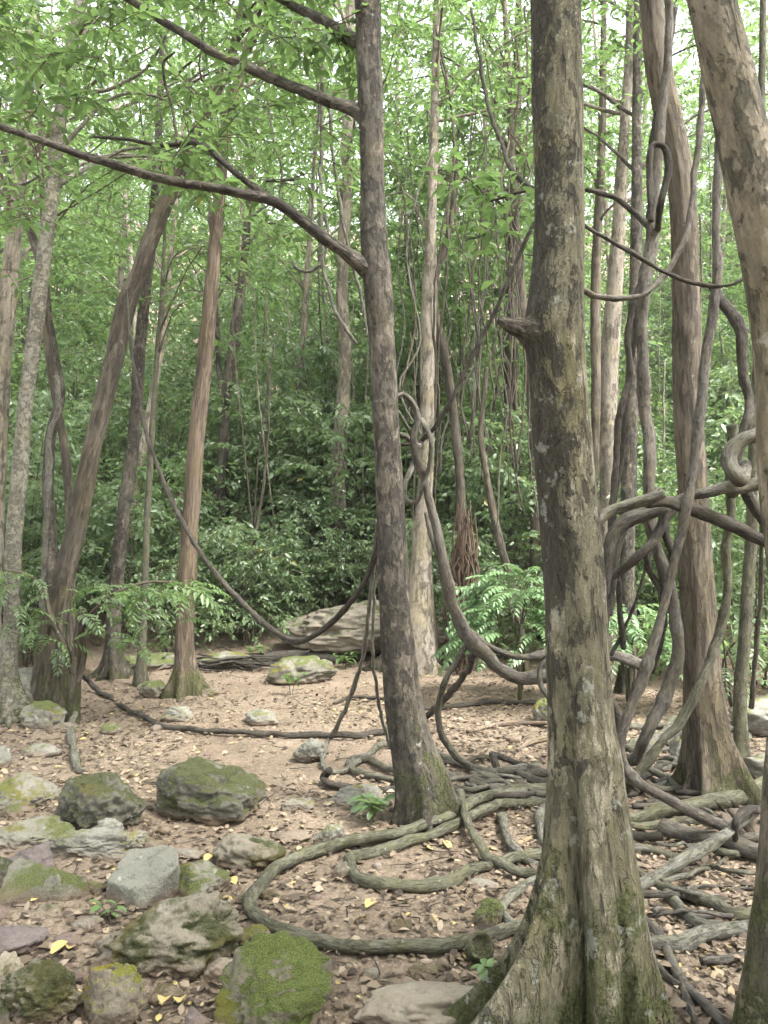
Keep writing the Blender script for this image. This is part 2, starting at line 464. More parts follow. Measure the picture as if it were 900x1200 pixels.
# ------------------------------------------------------------------ leaves
rng = np.random.default_rng(11)
def unit(v): return v / (np.linalg.norm(v, axis=-1, keepdims=True) + 1e-9)
def leaf_cloud(centers, rad, ntw, nl, L, droop=.35, width=.2, spread=.35, twig_r=.0035, rg=None, up=.1, tilt=.45):
    rg = rg or rng
    centers = np.asarray(centers, float); N = len(centers)
    cv = rg.random(N)
    st = np.repeat(centers, ntw, 0); cvt = np.repeat(cv, ntw)
    m = len(st)
    az = rg.random(m) * 2 * math.pi; el = rg.normal(up, spread, m)
    d = np.stack([np.cos(az) * np.cos(el), np.sin(az) * np.cos(el), np.sin(el)], -1)
    ln = rad * rg.uniform(.5, 1.15, m)
    t = np.linspace(.22, 1, nl)
    pos = st[:, None] + d[:, None] * (ln[:, None] * t)[..., None]
    pos[..., 2] -= droop * .5 * ln[:, None] * t**2
    side = unit(np.cross(d, [0, 0, 1.]))[:, None] * np.where(np.arange(nl) % 2, 1, -1)[None, :, None]
    jit = rg.normal(0, .35, (m, nl, 3))
    endf = (t**4)[None, :, None]
    ld = d[:, None] * (.55 + .6 * endf) + side * .9 * (1 - .8 * endf) + jit
    ld[..., 2] -= droop * rg.uniform(.3, 1.5, (m, nl))
    ld = unit(ld)
    nm = rg.normal(0, tilt, (m, nl, 3)); nm[..., 2] += 1
    nm = unit(nm - ld * (nm * ld).sum(-1, keepdims=True))
    w = np.cross(ld, nm)
    sz = (L * rg.uniform(.55, 1.25, (m, nl)))[..., None]
    b = pos; q1 = pos + ld * sz * .32; q2 = pos + ld * sz * .68
    V = np.stack([b, q1 + w * sz * width + nm * sz * .05, q2 + w * sz * width * .75 + nm * sz * .03, pos + ld * sz - nm * sz * .12,
                  q2 - w * sz * width * .75 + nm * sz * .03, q1 - w * sz * width + nm * sz * .05], -2).reshape(-1, 3)
    nlf = m * nl
    base = (np.arange(nlf) * 6)[:, None]
    T = np.concatenate([base + [0, 1, 3], base + [1, 2, 3], base + [0, 3, 5], base + [3, 4, 5]])
    lvv = np.clip(.45 * np.repeat(cvt, nl) + .55 * rg.random(nlf), 0, 1)
    lv6 = np.repeat(lvv, 6)
    # twigs
    e1 = unit(np.cross(d, [0, 0, 1.])); e2 = np.cross(d, e1)
    end = st + d * ln[:, None]; end[:, 2] -= droop * .5 * ln
    mid = st + d * ln[:, None] * .5; mid[:, 2] -= droop * .125 * ln
    ring = []
    for pnt, r_ in ((st, twig_r), (mid, twig_r * .8), (end, twig_r * .4)):
        for k in range(3):
            a = k * 2.0944
            ring.append(pnt + (e1 * math.cos(a) + e2 * math.sin(a)) * r_)
    TV = np.stack(ring, 1).reshape(-1, 3)
    tb = (np.arange(m) * 9)[:, None] + len(V)
    TT = []
    for q in (0, 3):
        for k in range(3):
            a, b2, c2, d2 = q + k, q + (k + 1) % 3, q + 3 + (k + 1) % 3, q + 3 + k
            TT += [tb + [a, b2, c2], tb + [a, c2, d2]]
    TT = np.concatenate(TT)
    return np.vstack([V, TV]), T, TT, np.concatenate([lv6, np.zeros(len(TV))])
def leaf_mesh(name, cloud, mat, origin=(0, 0, 0)):
    V, T, TT, lv = cloud
    mi = np.concatenate([np.zeros(len(T), int), np.ones(len(TT), int)])
    return mesh_of(name, V - np.asarray(origin), [T, TT], [mat, M['twig']], {'lv': lv}, mi, smooth=False)

def frond_mesh(name, L=.45, pairs=9, leaf=.11, width=.19, arch=.5, mat='leaf_low', seed=0):
    rg = np.random.default_rng(seed)
    V, T, lv = [], [], []
    ts = np.linspace(.12, 1, pairs)
    def pt(t): return np.array([L * t * (1 - .12 * t * t), 0, L * (.35 * t - arch * t * t)])
    for i, t in enumerate(ts):
        for sd in ((1, -1) if i < pairs - 1 else (1, -1, 0)):
            p = pt(t); tg = unit(pt(t + .02) - pt(t - .02))
            dd = unit(tg * (.55 if sd else 1) + np.array([0, sd * .9, 0]) + np.array([0, 0, -.28 * abs(sd)]) + rg.normal(0, .1, 3))
            nn = unit(np.array([0, 0, 1.]) - dd * dd[2] + rg.normal(0, .18, 3)); ww = np.cross(dd, nn)
            sz = leaf * (.6 + .6 * math.sin(math.pi * (.15 + .75 * t))) * rg.uniform(.85, 1.1)
            b = len(V)
            V += [p, p + dd * sz * .3 + ww * sz * width + nn * sz * .05, p + dd * sz * .7 + ww * sz * width * .7 + nn * sz * .02, p + dd * sz - nn * sz * .12,
                  p + dd * sz * .7 - ww * sz * width * .7 + nn * sz * .02, p + dd * sz * .3 - ww * sz * width + nn * sz * .05]
            T += [(b, b + 1, b + 3), (b + 1, b + 2, b + 3), (b, b + 3, b + 5), (b + 3, b + 4, b + 5)]
            lv += [rg.uniform(.1, .95)] * 6
    nL = len(T)
    c = np.array([pt(t) for t in np.linspace(0, 1, 7)])
    b = len(V)
    for i, p in enumerate(c):
        r_ = .0035 * (1 - .7 * i / 6)
        for k in range(3): V.append(p + np.array([0, math.cos(k * 2.094) * r_, math.sin(k * 2.094) * r_])); lv.append(0)
    for i in range(6):
        for k in range(3):
            a, a2 = b + i * 3 + k, b + i * 3 + (k + 1) % 3
            T += [(a, a2, a2 + 3), (a, a2 + 3, a + 3)]
    mi = [0] * nL + [1] * (len(T) - nL)
    return mesh_of(name, np.array(V), [np.array(T)], [M[mat], M['twig']], {'lv': np.array(lv)}, mi, smooth=False)

# ------------------------------------------------------------------ trees
def trunk_pts(path, Y, lean=0.0):
    """path of (px, py, half width px) from the foot upwards; Y the depth of the foot, lean the depth gained per metre of height"""
    pts, rad = [], []
    for (px, py, hw) in path:
        p = P(px, py, Y)
        if lean:
            p = P(px, py, Y + lean * p[2])
        pts.append(p); rad.append(m_of(hw, p))
    pts, rad = np.array(pts), np.array(rad)
    b = pts[0]; g = float(H(b[0], b[1]))
    if b[2] > g - .05:
        d = (pts[0] - pts[1]); d = d / (abs(d[2]) + 1e-6)
        dz = b[2] - (g - .15)
        nb = b + np.array([d[0] * dz * .6, d[1] * dz * .6, -dz])
        pts = np.vstack([nb, pts]); rad = np.concatenate([[rad[0] * 1.04], rad])
    return pts, rad
def extend(pts, rad, top, rtop=.35, bend=(0, 0)):
    """carry the trunk on to the height top"""
    d = unit(pts[-1] - pts[-2]); d = unit(d * .6 + np.array([bend[0], bend[1], .55]))
    z = pts[-1][2]
    if z >= top: return pts, rad
    k = (top - z) / max(d[2], .3)
    extra = np.array([pts[-1] + d * k * t for t in (.33, .66, 1)])
    return np.vstack([pts, extra]), np.concatenate([rad, rad[-1] * np.array([.8, .6, rtop])])
def flares(roots, base, h0=.35, reach=1.0):
    """roots: (angle deg, out m, angular width deg, height m)"""
    def f(c, th, r):
        h = np.clip(c[:, 2] - base[2], -.2, 9)[:, None]
        out = np.zeros((len(c), len(th)))
        for a, o, wd, hh in roots:
            dd = np.abs((th - R(a) + math.pi) % (2 * math.pi) - math.pi)[None]
            wv = R(wd) * (.55 + .9 * np.clip(h / hh, 0, 1.5))
            out = out + o * np.exp(-(dd / wv)**2) * np.exp(-np.clip(h, 0, 9) / hh * 2.2)
        return out
    return f
def auto_flare(base, r, seed, k=6, amt=1.1):
    rg = np.random.default_rng(seed)
    return flares([(i * 360 / k + rg.uniform(-22, 22), r * amt * rg.uniform(.6, 2.2), rg.uniform(9, 18), rg.uniform(.2, .5)) for i in range(k)], base)

def crown_clusters(center, radii, n, seed, hole=.0):
    rg = np.random.default_rng(seed)
    out = []
    while len(out) < n:
        q = rg.uniform(-1, 1, (n * 3, 3)); l = np.linalg.norm(q, axis=1)
        q = q[(l < 1) & (l > .25)]
        p = np.asarray(center) + q * np.asarray(radii)
        k = noise(p[:, 0] * .9, p[:, 1] * .9, p[:, 2] * .9, seed) > hole - .35
        out += list(p[k])
    return np.array(out[:n])
def limb_parts(axis_p, axis_r, clusters, n, seed):
    """a few boughs from the trunk line out to some of the clusters"""
    rg = np.random.default_rng(seed); parts = []
    pick = rg.choice(len(clusters), min(n, len(clusters)), replace=False)
    for i in pick:
        c = clusters[i]
        zz = c[2] - .5 * np.linalg.norm((c - axis_p[-1])[:2]) - .2
        j = int(np.argmin(np.abs(axis_p[:, 2] - zz)))
        a = axis_p[j]; mid = (a + c) / 2 + np.array([0, 0, .15]) + rg.normal(0, .12, 3)
        r0 = max(.012, axis_r[j] * .4)
        parts.append(tube([a, mid, c], [r0, r0 * .6, .006], 6, .12, .1, .03, wob=.8, seed=seed + int(i)))
    return parts

def tree(name, label, path, Y, mat, sides=28, lean=0.0, top=None, flare=1.1, crown=None, group=None, cat='tree', ds=None, lump=.08, bend=(0, 0), seed=1, roots=None, fine=.03, leafL=.10, leafmat='leaf', nlimb=10):
    pts, rad = trunk_pts(path, Y, lean)
    base = pts[0].copy(); base[2] = float(H(base[0], base[1]))
    if top: pts, rad = extend(pts, rad, top, bend=bend)
    root = empty(name, base, label, cat, group)
    fl = flares(roots, base) if roots else (auto_flare(base, rad[0], seed, amt=flare) if flare else None)
    parts = [tube(pts, rad, sides, ds, lump, fine, seed=seed, flute=fl, wob=.12)]
    if crown:
        cen, radii, n = crown
        cen = pts[-1] + np.asarray(cen)
        cl = crown_clusters(cen, radii, n, seed)
        parts += limb_parts(*spline(pts, rad, .15), cl, nlimb, seed)
        cm = leaf_mesh('crown', leaf_cloud(cl, .5, 5, 7, leafL, rg=np.random.default_rng(seed)), M[leafmat], base)
        link('crown', cm, root)
    link('trunk', bark_mesh('trunk', parts, M[mat], base), root)
    return root, base, pts, rad

# T1: the nearest mottled tree
T1Y = 2.38
pts, rad = trunk_pts([(704, 1235, 51), (703, 1150, 51), (699, 1050, 47), (694, 980, 43), (688, 900, 39.5), (682, 840, 36), (677, 760, 35), (672, 660, 34.5), (660, 525, 33.5), (655, 450, 33), (650, 385, 35),
                      (652, 340, 31.5), (654, 300, 29.5), (655, 200, 28), (653, 100, 28.5), (651, 0, 28.5)], T1Y)
base = pts[0].copy(); base[2] = float(H(base[0], base[1]))
pts, rad = extend(pts, rad, 8.5)
t1 = empty('buttressed_tree', base, 'nearest tall tree with flaking mottled bark, mossy buttress roots and a broken branch stub', 'tree')
fl1 = flares([(173, .44, 8, .56), (207, .80, 7, .50), (262, .10, 14, .5), (305, .13, 13, .45), (345, .15, 15, .4), (40, .2, 16, .4), (95, .25, 16, .4), (229, -.075, 8, 1.2), (190, -.05, 6, .9), (287, -.022, 6, 1.2), (250, .02, 8, 1.5)], base)
parts = [tube(pts[:], rad[:], 240, .009, .045, .016, seed=3, flute=fl1)]
# broken branch stub on its left side
sp1 = P(628, 392, T1Y - .02); sp2 = P(606, 385, T1Y - .03); sp3 = P(584, 375, T1Y - .03)
cl = crown_clusters(pts[-1] + np.array([0, .3, -.6]), (2.4, 2.2, 1.7), 50, 33)
axp, axr = spline(pts, rad, .15)
link('trunk', bark_mesh('trunk', parts + limb_parts(axp, axr, cl, 14, 4), M['mottled'], base), t1)
link('branch_stub', bark_mesh('branch_stub', [tube([sp1, sp2, sp3], [.060, .028, .014], 28, .007, .22, .12, seed=5)], M['darkbark'], base), t1)
link('crown', leaf_mesh('crown', leaf_cloud(cl, .5, 5, 7, .10, rg=np.random.default_rng(3)), M['leaf'], base), t1)

# T2: the dark middle tree with the long left boughs
b2 = G(492, 962); T2Y = float(b2[1])
pts, rad = trunk_pts([(494, 965, 31), (490, 920, 27), (477, 850, 22), (469, 780, 20), (463, 700, 18.5), (457, 600, 17), (452, 500, 15.8), (447, 400, 15.5), (442, 320, 17), (439, 290, 15.5), (436, 200, 14), (434, 130, 15), (432, 60, 15), (431, 0, 15.5)], T2Y)
base = pts[0].copy(); base[2] = float(H(base[0], base[1]))
pts, rad = extend(pts, rad, 8.5)
t2 = empty('dark_trunk_tree', base, 'dark slender tree in the middle with two long bare boughs reaching left', 'tree')
link('trunk', bark_mesh('trunk', [tube(pts, rad, 72, .022, .04, .014, seed=8, wob=.08, flute=auto_flare(base, .09, 8, 5, .7))], M['darkbark'], base), t2)
def pix_tube(lst, Y0, Y1, hw0, hw1, sides=12, seed=1, **kw):
    n = len(lst); ys = np.linspace(Y0, Y1, n); hs_ = np.linspace(hw0, hw1, n)
    pp = [P(a, b, y) for (a, b), y in zip(lst, ys)]
    return tube(pp, [m_of(h_, p) for h_, p in zip(hs_, pp)], sides, None, seed=seed, **kw)
link('bough', bark_mesh('bough', [pix_tube([(436, 318), (418, 306), (390, 285), (360, 262), (335, 243), (312, 231), (260, 222), (205, 213), (150, 197), (100, 183), (50, 166), (0, 148), (-60, 130)], T2Y - .02, T2Y - .6, 7.6, 3.4, seed=4, knot=.3, wob=.4), pix_tube([(441, 326), (432, 317), (420, 307), (408, 298), (398, 291)], T2Y - .02, T2Y - .04, 12, 6.5, 20, seed=24),
                                pix_tube([(316, 232), (290, 213), (262, 190), (232, 168), (190, 170), (150, 164), (110, 160)], T2Y - .15, T2Y + .3, 4.5, 1.6, 8, seed=5, wob=.5),
                                pix_tube([(312, 212), (340, 211), (362, 211)], T2Y + .2, T2Y + .35, 1.8, 1.2, 6, seed=6),
                                pix_tube([(208, 168), (202, 130), (193, 95), (192, 72), (205, 62)], T2Y + .1, T2Y - .1, 2.2, 1.2, 6, seed=7, wob=.6)], M['darkbark'], base), t2)
link('bough', bark_mesh('bough', [pix_tube([(434, 140), (418, 130), (380, 117), (340, 101), (300, 85), (265, 68), (235, 52), (200, 30), (165, 8), (120, -20), (70, -50)], T2Y - .02, T2Y + .5, 7, 3.4, seed=14, knot=.3, wob=.4), pix_tube([(436, 148), (428, 138), (416, 129), (402, 124), (390, 120)], T2Y - .02, T2Y + .03, 11, 6, 20, seed=25)], M['darkbark'], base), t2)
link('bough', bark_mesh('bough', [pix_tube([(432, 55), (412, 45), (380, 25), (340, 5), (290, -25)], T2Y, T2Y + .6, 8, 4, seed=15)], M['darkbark'], base), t2)
rg = np.random.default_rng(5)
cl = []
for i in range(290):
    px, py = rg.uniform(-80, 420), rg.uniform(-120, 290)
    if noise(px / 70, py / 70, 0, 77) > -.1 and rg.random() > (py - 120) / 200:
        cl.append(P(px, py, T2Y + rg.uniform(.0, 2.6)))
cl = np.array(cl)
cl2 = crown_clusters(pts[-1] + np.array([0, .3, -.8]), (2.2, 2.2, 1.5), 30, 6)
link('crown', leaf_mesh('crown', leaf_cloud(np.vstack([cl, cl2]), .42, 5, 8, .10, rg=rg), M['leaf'], base), t2)

# T3: the right edge tree
pts, rad = trunk_pts([(913, 1260, 49), (916, 1195, 46), (922, 1120, 43), (929, 1050, 41), (936, 937, 38), (945, 800, 37), (944, 700, 36), (935, 612, 36), (927, 540, 35), (922, 450, 33), (910, 350, 31), (888, 240, 29.5), (862, 120, 27.5), (834, 0, 25.5)], 2.35)
base = pts[0].copy(); base[2] = float(H(base[0], base[1]))
pts, rad = extend(pts, rad, 8)
t3 = empty('leaning_mottled_tree', base, 'smooth tan tree with dark blotches curving in from the right edge', 'tree')
cl = crown_clusters(pts[-1] + np.array([0, 0, -.5]), (2.2, 2, 1.4), 30, 9)
axp, axr = spline(pts, rad, .15)
M['blotched'] = bark('blotched_bark', (.22, .19, .145), (.29, .25, .195), (.062, .058, .042), .515, moss=1.2, moss_top=1.8, lichen=.3, scale=.55, stretch=.55, bump=.010, cream=(.36, .305, .23), soft=.03)
link('trunk', bark_mesh('trunk', [tube(pts, rad, 110, .012, .05, .012, seed=23, flute=flares([(170, .03, 16, .3), (235, .05, 14, .35), (300, .06, 14, .3), (20, .08, 16, .3)], base))] + limb_parts(axp, axr, cl, 10, 4), M['blotched'], base), t3)
link('crown', leaf_mesh('crown', leaf_cloud(cl, .5, 5, 7, .10, rg=np.random.default_rng(13)), M['leaf'], base), t3)

# T4: the tree wrapped in vines on the right
Y4 = float(G(838, 935)[1])
tree('vine_wrapped_tree', 'straight grey brown tree wrapped by climbing lianas, right of the nearest tree',
     [(840, 937, 31), (837, 900, 27), (830, 850, 23.5), (824, 780, 20.5), (819, 700, 19.5), (814, 640, 18.5), (811, 590, 17.5), (805, 490, 16.5), (803, 420, 16), (803, 340, 15.5), (801, 270, 15), (797, 200, 15), (786, 140, 15), (773, 70, 14), (764, 0, 13)],
     Y4, 'greyish', sides=64, ds=.025, seed=31, flare=.9, top=9, crown=((0, .5, -1.2), (2.4, 2.2, 2.2), 54), lump=.06)
# left group
tree('spotted_tree', 'slender pale tree with dark spotted bark at the left edge', [(13, 845, 11.4), (10, 790, 8.3), (13, 700, 8.7), (20, 600, 9.1), (30, 480, 8.3), (45, 360, 8.3), (56, 260, 7.9), (68, 160, 7.6), (82, 70, 6.8), (96, 0, 6.5)],
     float(G(13, 846)[1]), 'spotted', 32, top=9, seed=41, flare=1.3, crown=((0, .3, -1.5), (2.2, 2.0, 2.4), 58))
tree('leaning_brown_tree', 'brown tree leaning to the right with a healed break halfway up, beside the spotted tree', [(46, 832, 15.3), (55, 780, 12.8), (72, 690, 12.0), (90, 610, 11.2), (106, 540, 10.8), (122, 470, 10.8), (137, 410, 11.2), (150, 355, 11.2), (160, 330, 8.8), (185, 260, 8.8), (212, 200, 8.0), (232, 150, 6.4), (262, 90, 5.6)],
     float(G(46, 834)[1]), 'brown', 36, top=9, seed=42, flare=1.0, crown=((.2, .3, -1.3), (2.2, 2, 2.2), 58))
tree('reddish_tree', 'straight reddish brown tree with a mossy green foot in the clearing', [(216, 812, 15.9), (217, 770, 10.8), (219, 700, 10.0), (224, 600, 10.0), (233, 490, 9.2), (243, 390, 8.9), (252, 290, 7.7), (260, 200, 6.5), (268, 140, 6.2), (290, 60, 5.4), (305, 0, 5.0)],
     float(G(216, 814)[1]), 'reddish', 36, top=10, seed=43, roots=[(-15, .30, 14, .3), (200, .12, 18, .3), (265, .12, 20, .3), (320, .16, 16, .3), (100, .1, 20, .3)], crown=((0, .4, -1.8), (2.4, 2.2, 2.6), 69))
tree('dark_leaning_tree', 'thin dark brown tree leaning right behind the left clearing', [(131, 793, 11.0), (133, 740, 8.4), (138, 670, 8.0), (147, 590, 7.6), (157, 500, 7.1), (163, 420, 6.7), (170, 350, 6.3), (180, 250, 5.0)],
     float(G(131, 794)[1]), 'darkbark', 24, top=10, seed=44, crown=((0, .4, -1.8), (2.2, 2.2, 2.6), 54))
tree('sapling_tree', 'straight thin mossy sapling between the dark leaning tree and the reddish tree', [(164, 803, 5.5), (166, 760, 4.5), (169, 690, 4), (173, 600, 3.8), (178, 510, 3.5), (184, 420, 3), (190, 340, 2.5)],
     float(G(164, 804)[1]), 'liana_green', 12, top=6, seed=45, crown=((0, 0, -.8), (1.1, 1.1, 1.2), 19), nlimb=5)
tree('twisted_tree', 'dark twisting slim tree behind the spotted tree', [(62, 740, 8.1), (60, 650, 6.4), (56, 560, 6.4), (62, 500, 6.0), (70, 560 - 90, 5.6), (64, 420, 5.6), (55, 370, 6.4), (50, 320, 5.6), (40, 285, 4.8), (24, 240, 4.0), (10, 200, 3.6)],
     8.6, 'darkbark', 20, top=9, seed=46, crown=((0, .4, -1.8), (2.2, 2, 2.4), 54))
tree('curved_sapling', 'slim brown stem bowing past the leaning brown tree', [(82, 790, 6.1), (83, 700, 5.2), (82, 600, 5.2), (76, 530, 4.9), (66, 470, 4.5), (58, 420, 4.5), (54, 370, 3.8)],
     8.0, 'brown', 16, top=7, seed=47, crown=((0, .4, -1.2), (1.8, 1.8, 1.8), 33))
tree('edge_tree', 'pale trunk at the far left edge, upper part in leaves', [(-12, 760, 12.0), (-6, 600, 10.2), (2, 450, 9.3), (12, 330, 9.3), (20, 240, 8.5), (30, 120, 7.6), (40, 0, 6.8)],
     9.2, 'pale', 24, top=10, seed=48, crown=((0, .4, -2), (2.4, 2.2, 2.6), 63))
tree('pale_leaning_tree', 'pale thin tree leaning right, half hidden behind the dark leaning tree', [(146, 720, 6.5), (152, 640, 5.5), (160, 570, 5.1), (172, 500, 4.7), (183, 440, 4.2), (190, 400, 3.8)],
     11.5, 'pale', 16, top=9, seed=49, crown=((0, .4, -1.6), (2.0, 2, 2.2), 49))
# centre and right background
tree('fork_tree', 'pale forked trunk behind the twisted liana in the middle', [(492, 752, 22.2), (493, 700, 14.8), (495, 640, 10.9), (499, 560, 8.6), (500, 470, 8.2), (502, 400, 8.6), (503, 345, 8.6), (505, 280, 6.2), (507, 200, 5.5), (510, 100, 4.7)],
     9.3, 'pale', 28, top=11, seed=51, crown=((0, .5, -2.2), (2.4, 2.2, 3), 73), flare=1.3)
tree('slender_brown_tree', 'slender brown trunk meeting the pale forked trunk from the right', [(548, 760, 9.9), (545, 690, 7.2), (541, 620, 6.4), (537, 540, 5.6), (531, 480, 5.6), (520, 410, 5.6), (509, 365, 5.2), (512, 320, 4.0), (524, 280, 3.6), (532, 230, 2.4)],
     9.6, 'brown', 18, top=7, seed=52, flare=.6)
tree('slanted_stem', 'thin bare pale brown stem slanting left of the nearest tree', [(596, 672, 5), (590, 650, 5), (580, 610, 4.8), (571, 560, 4.2), (563, 505, 3.6), (567, 465, 2.8), (570, 430, 2.2)],
     8.8, 'brown', 12, seed=53, flare=0)
tree('pale_back_tree', 'broad pale trunk seen just right of the nearest tree', [(712, 700, 12.6), (712, 600, 9.5), (712, 500, 9.2), (716, 400, 10.2), (720, 330, 8.8), (726, 240, 7.5), (732, 150, 6.1), (738, 50, 5.4)],
     8.8, 'pale', 26, top=11, seed=54, crown=((0, .5, -2), (2.4, 2.2, 2.8), 69))
tree('narrow_back_tree', 'narrow grey trunk close beside the broad pale trunk', [(700, 700, 7.6), (700, 600, 6.1), (699, 500, 6.1), (698, 400, 6.1), (699, 300, 5.4), (704, 200, 4.8)],
     10.5, 'greyish', 18, top=11, seed=55, crown=((0, .5, -2), (2.4, 2.2, 2.8), 63))
tree('ivy_tree', 'dark trunk hung with creepers right of the broad pale trunk', [(735, 720, 9.6), (735, 640, 8.2), (737, 560, 9.0), (740, 480, 8.2), (742, 400, 7.5), (745, 300, 6.8)],
     8.2, 'darkbark', 20, top=10, seed=56, crown=((0, .5, -2), (2.2, 2.2, 2.8), 58))
tree('grey_back_tree', 'grey trunk half hidden behind the left side of the nearest tree', [(628, 690, 8.1), (628, 600, 6.4), (626, 520, 6.4), (622, 440, 6.4), (612, 350, 5.6), (604, 260, 4.8)],
     11, 'greyish', 16, top=11, seed=57, crown=((0, .5, -2), (2.2, 2.2, 2.8), 58))
tree('white_stem_tree', 'pale far stem in the dense leaves of the middle distance', [(330, 690, 5.4), (334, 620, 4.8), (340, 540, 4.8), (347, 470, 4.4), (354, 410, 4.0)],
     14, 'pale', 14, top=11, seed=58, crown=((0, .5, -2), (2.2, 2.2, 2.8), 58))
tree('vine_hung_tree', 'dim trunk draped with hanging vines in the centre distance', [(600, 640, 9.9), (600, 520, 8.0), (598, 430, 8.0), (600, 330, 7.2), (604, 220, 6.4)],
     12.5, 'brown', 16, top=12, seed=59, crown=((0, .5, -2), (2.4, 2.2, 2.8), 58))
tree('far_dark_tree', 'dark far trunk leaning right above the reddish tree', [(258, 640, 6.3), (260, 560, 5.6), (264, 480, 5.6), (272, 410, 5.6), (284, 330, 4.8)],
     13, 'darkbark', 14, top=11, seed=60, crown=((0, .5, -2), (2.2, 2.2, 2.8), 58))
tree('green_post_tree', 'smooth green grey stem just right of the vine wrapped tree', [(876, 935, 9.5), (869, 900, 7.7), (867, 840, 7.2), (871, 770, 7.2), (876, 700, 7.2), (880, 640, 6.8), (881, 580, 6.3), (884, 500, 5.9), (888, 420, 5.4)],
     5.2, 'liana_green', 20, top=8, seed=61, crown=((0, .6, -1), (1.6, 1.6, 1.6), 28), flare=.5)

# ------------------------------------------------------------------ lianas: (label, material, half width px or metres list, points)
def pt(q):
    if len(q) == 2: return G(q[0], q[1], .02)
    if len(q) == 3: return P(*q)
    return G(q[0], q[1], q[3])            # (px, py, 'g', lift)
def fill(points):
    """depth left out (0) is interpolated between its neighbours"""
    return points
def liana(name, label, mat, hw, points, cat='liana', group=None, sides=12, knot=.4, wob=.5, lump=.15, seed=None, parent=None, ds=None):
    fine_pts = [points[0]]
    for q0, q1 in zip(points[:-1], points[1:]):
        if len(q0) != 3 and len(q1) != 3:
            l0 = q0[3] if len(q0) == 4 else None; l1 = q1[3] if len(q1) == 4 else None
            mx, my = (q0[0] + q1[0]) / 2, (q0[1] + q1[1]) / 2
            if l0 is None and l1 is None and abs(q0[0] - q1[0]) > 28: fine_pts.append((mx, my))
        fine_pts.append(q1)
    points = fine_pts
    # points: (px,py) on the ground, or (px,py,Y); Y=0 is interpolated
    Ys = [q[2] if len(q) == 3 else None for q in points]
    known = [(i, (Ys[i] if Ys[i] else None)) for i in range(len(points))]
    pp = []
    ki = [i for i, q in enumerate(points) if len(q) != 3 or q[2]]
    loc = {i: pt(points[i]) for i in ki}
    for i, q in enumerate(points):
        if i in loc: pp.append(loc[i]); continue
        a = max([k for k in ki if k < i]); b = min([k for k in ki if k > i])
        t = (i - a) / (b - a)
        pp.append(P(q[0], q[1], float(loc[a][1] * (1 - t) + loc[b][1] * t)))
    hws = hw if isinstance(hw, (list, tuple)) else [hw, hw]
    hv = np.interp(np.linspace(0, 1, len(pp)), np.linspace(0, 1, len(hws)), hws)
    k_ = 1.0 if name in ('string_vine', 'fallen_stick', 'pale_vine', 'looped_thick_liana') else .79
    rad = [m_of(h_ * k_, p) for h_, p in zip(hv, pp)]
    # things on the ground lie on it, not in it
    for i, q in enumerate(points):
        if len(q) == 2: pp[i] = pp[i] + np.array([0, 0, rad[i] * .95 - .012])
    sd = seed if seed is not None else abs(hash_str(label)) % 997
    o0 = np.array(pp[0])
    me = bark_mesh(name, [tube(pp, rad, sides, ds or max(.012, max(rad) * .7), lump, .045, knot, wob, sd, flat=.16)], M[mat], o0)
    o = link(name, me, parent, o0)
    if parent is None: tag(o, label, cat, group)
    return o
def hash_str(t):
    h = 0
    for ch in t: h = (h * 31 + ord(ch)) & 0x7FFFFFFF
    return h

liana('hanging_liana', 'long brown liana swinging in a deep curve from the leaning tree to the middle tree', 'liana_dark', [2, 3, 3.8, 4.2, 4.2, 3.5],
      [(148, 340, 7.0), (152, 390, 0), (160, 450, 0), (172, 510, 0), (190, 560, 0), (212, 608, 0), (240, 655, 0), (270, 692, 0), (300, 722, 0), (325, 742, 0), (345, 751, 5.6), (366, 746, 0), (395, 724, 0), (420, 694, 0), (436, 662, 4.75), (445, 630, 4.6), (450, 560, 4.5), (447, 480, 4.45)], wob=.2)
liana('twisted_liana', 'thick grey liana coming down from the twist by the middle tree and bending right', 'liana_purple', [4, 5, 6.5, 7.5, 8.5, 9, 9, 7],
      [(462, 468, 4.6), (472, 462, 0), (482, 470, 0), (491, 490, 0), (487, 512, 0), (490, 540, 0), (497, 565, 0), (503, 592, 0), (511, 625, 0), (518, 655, 0), (525, 690, 0), (533, 718, 0), (545, 743, 0), (558, 758, 0), (572, 770, 0), (582, 782, 0), (600, 791, 0), (620, 795, 0), (642, 792, 4.9), (680, 776, 0), (712, 768, 0), (735, 775, 0), (757, 782, 5.3)], sides=16)
liana('looping_liana', 'thin liana looping twice round the grey liana by the middle tree', 'liana_grey', [3, 3.5, 4, 3.5],
      [(463, 478, 4.55), (470, 488, 0), (480, 505, 0), (490, 522, 4.75), (498, 508, 4.85), (495, 492, 4.7), (505, 515, 4.6), (504, 545, 0), (496, 570, 4.7), (484, 590, 4.75), (476, 586, 0), (474, 572, 0), (480, 556, 4.8), (488, 530, 4.85), (478, 512, 4.8), (466, 508, 4.7)])
liana('slanting_liana', 'dark straight liana slanting from behind the nearest tree down to the twist', 'liana_dark', [2.8, 3.2, 3.4, 3],
      [(660, 190, 4.4), (632, 248, 4.4), (612, 292, 0), (590, 342, 0), (570, 385, 0), (546, 432, 0), (525, 476, 0), (508, 503, 0), (490, 518, 4.8), (474, 521, 4.75), (455, 516, 4.6)], wob=.2)
liana('second_liana', 'thinner brown liana running beside the thick grey liana into the nearest tree', 'liana_purple', [3.5, 5, 5, 5.5],
      [(500, 600, 4.95), (512, 650, 0), (523, 690, 0), (536, 722, 0), (552, 742, 0), (572, 757, 0), (595, 767, 0), (620, 769, 0), (645, 764, 5.0), (690, 740, 5.1)])
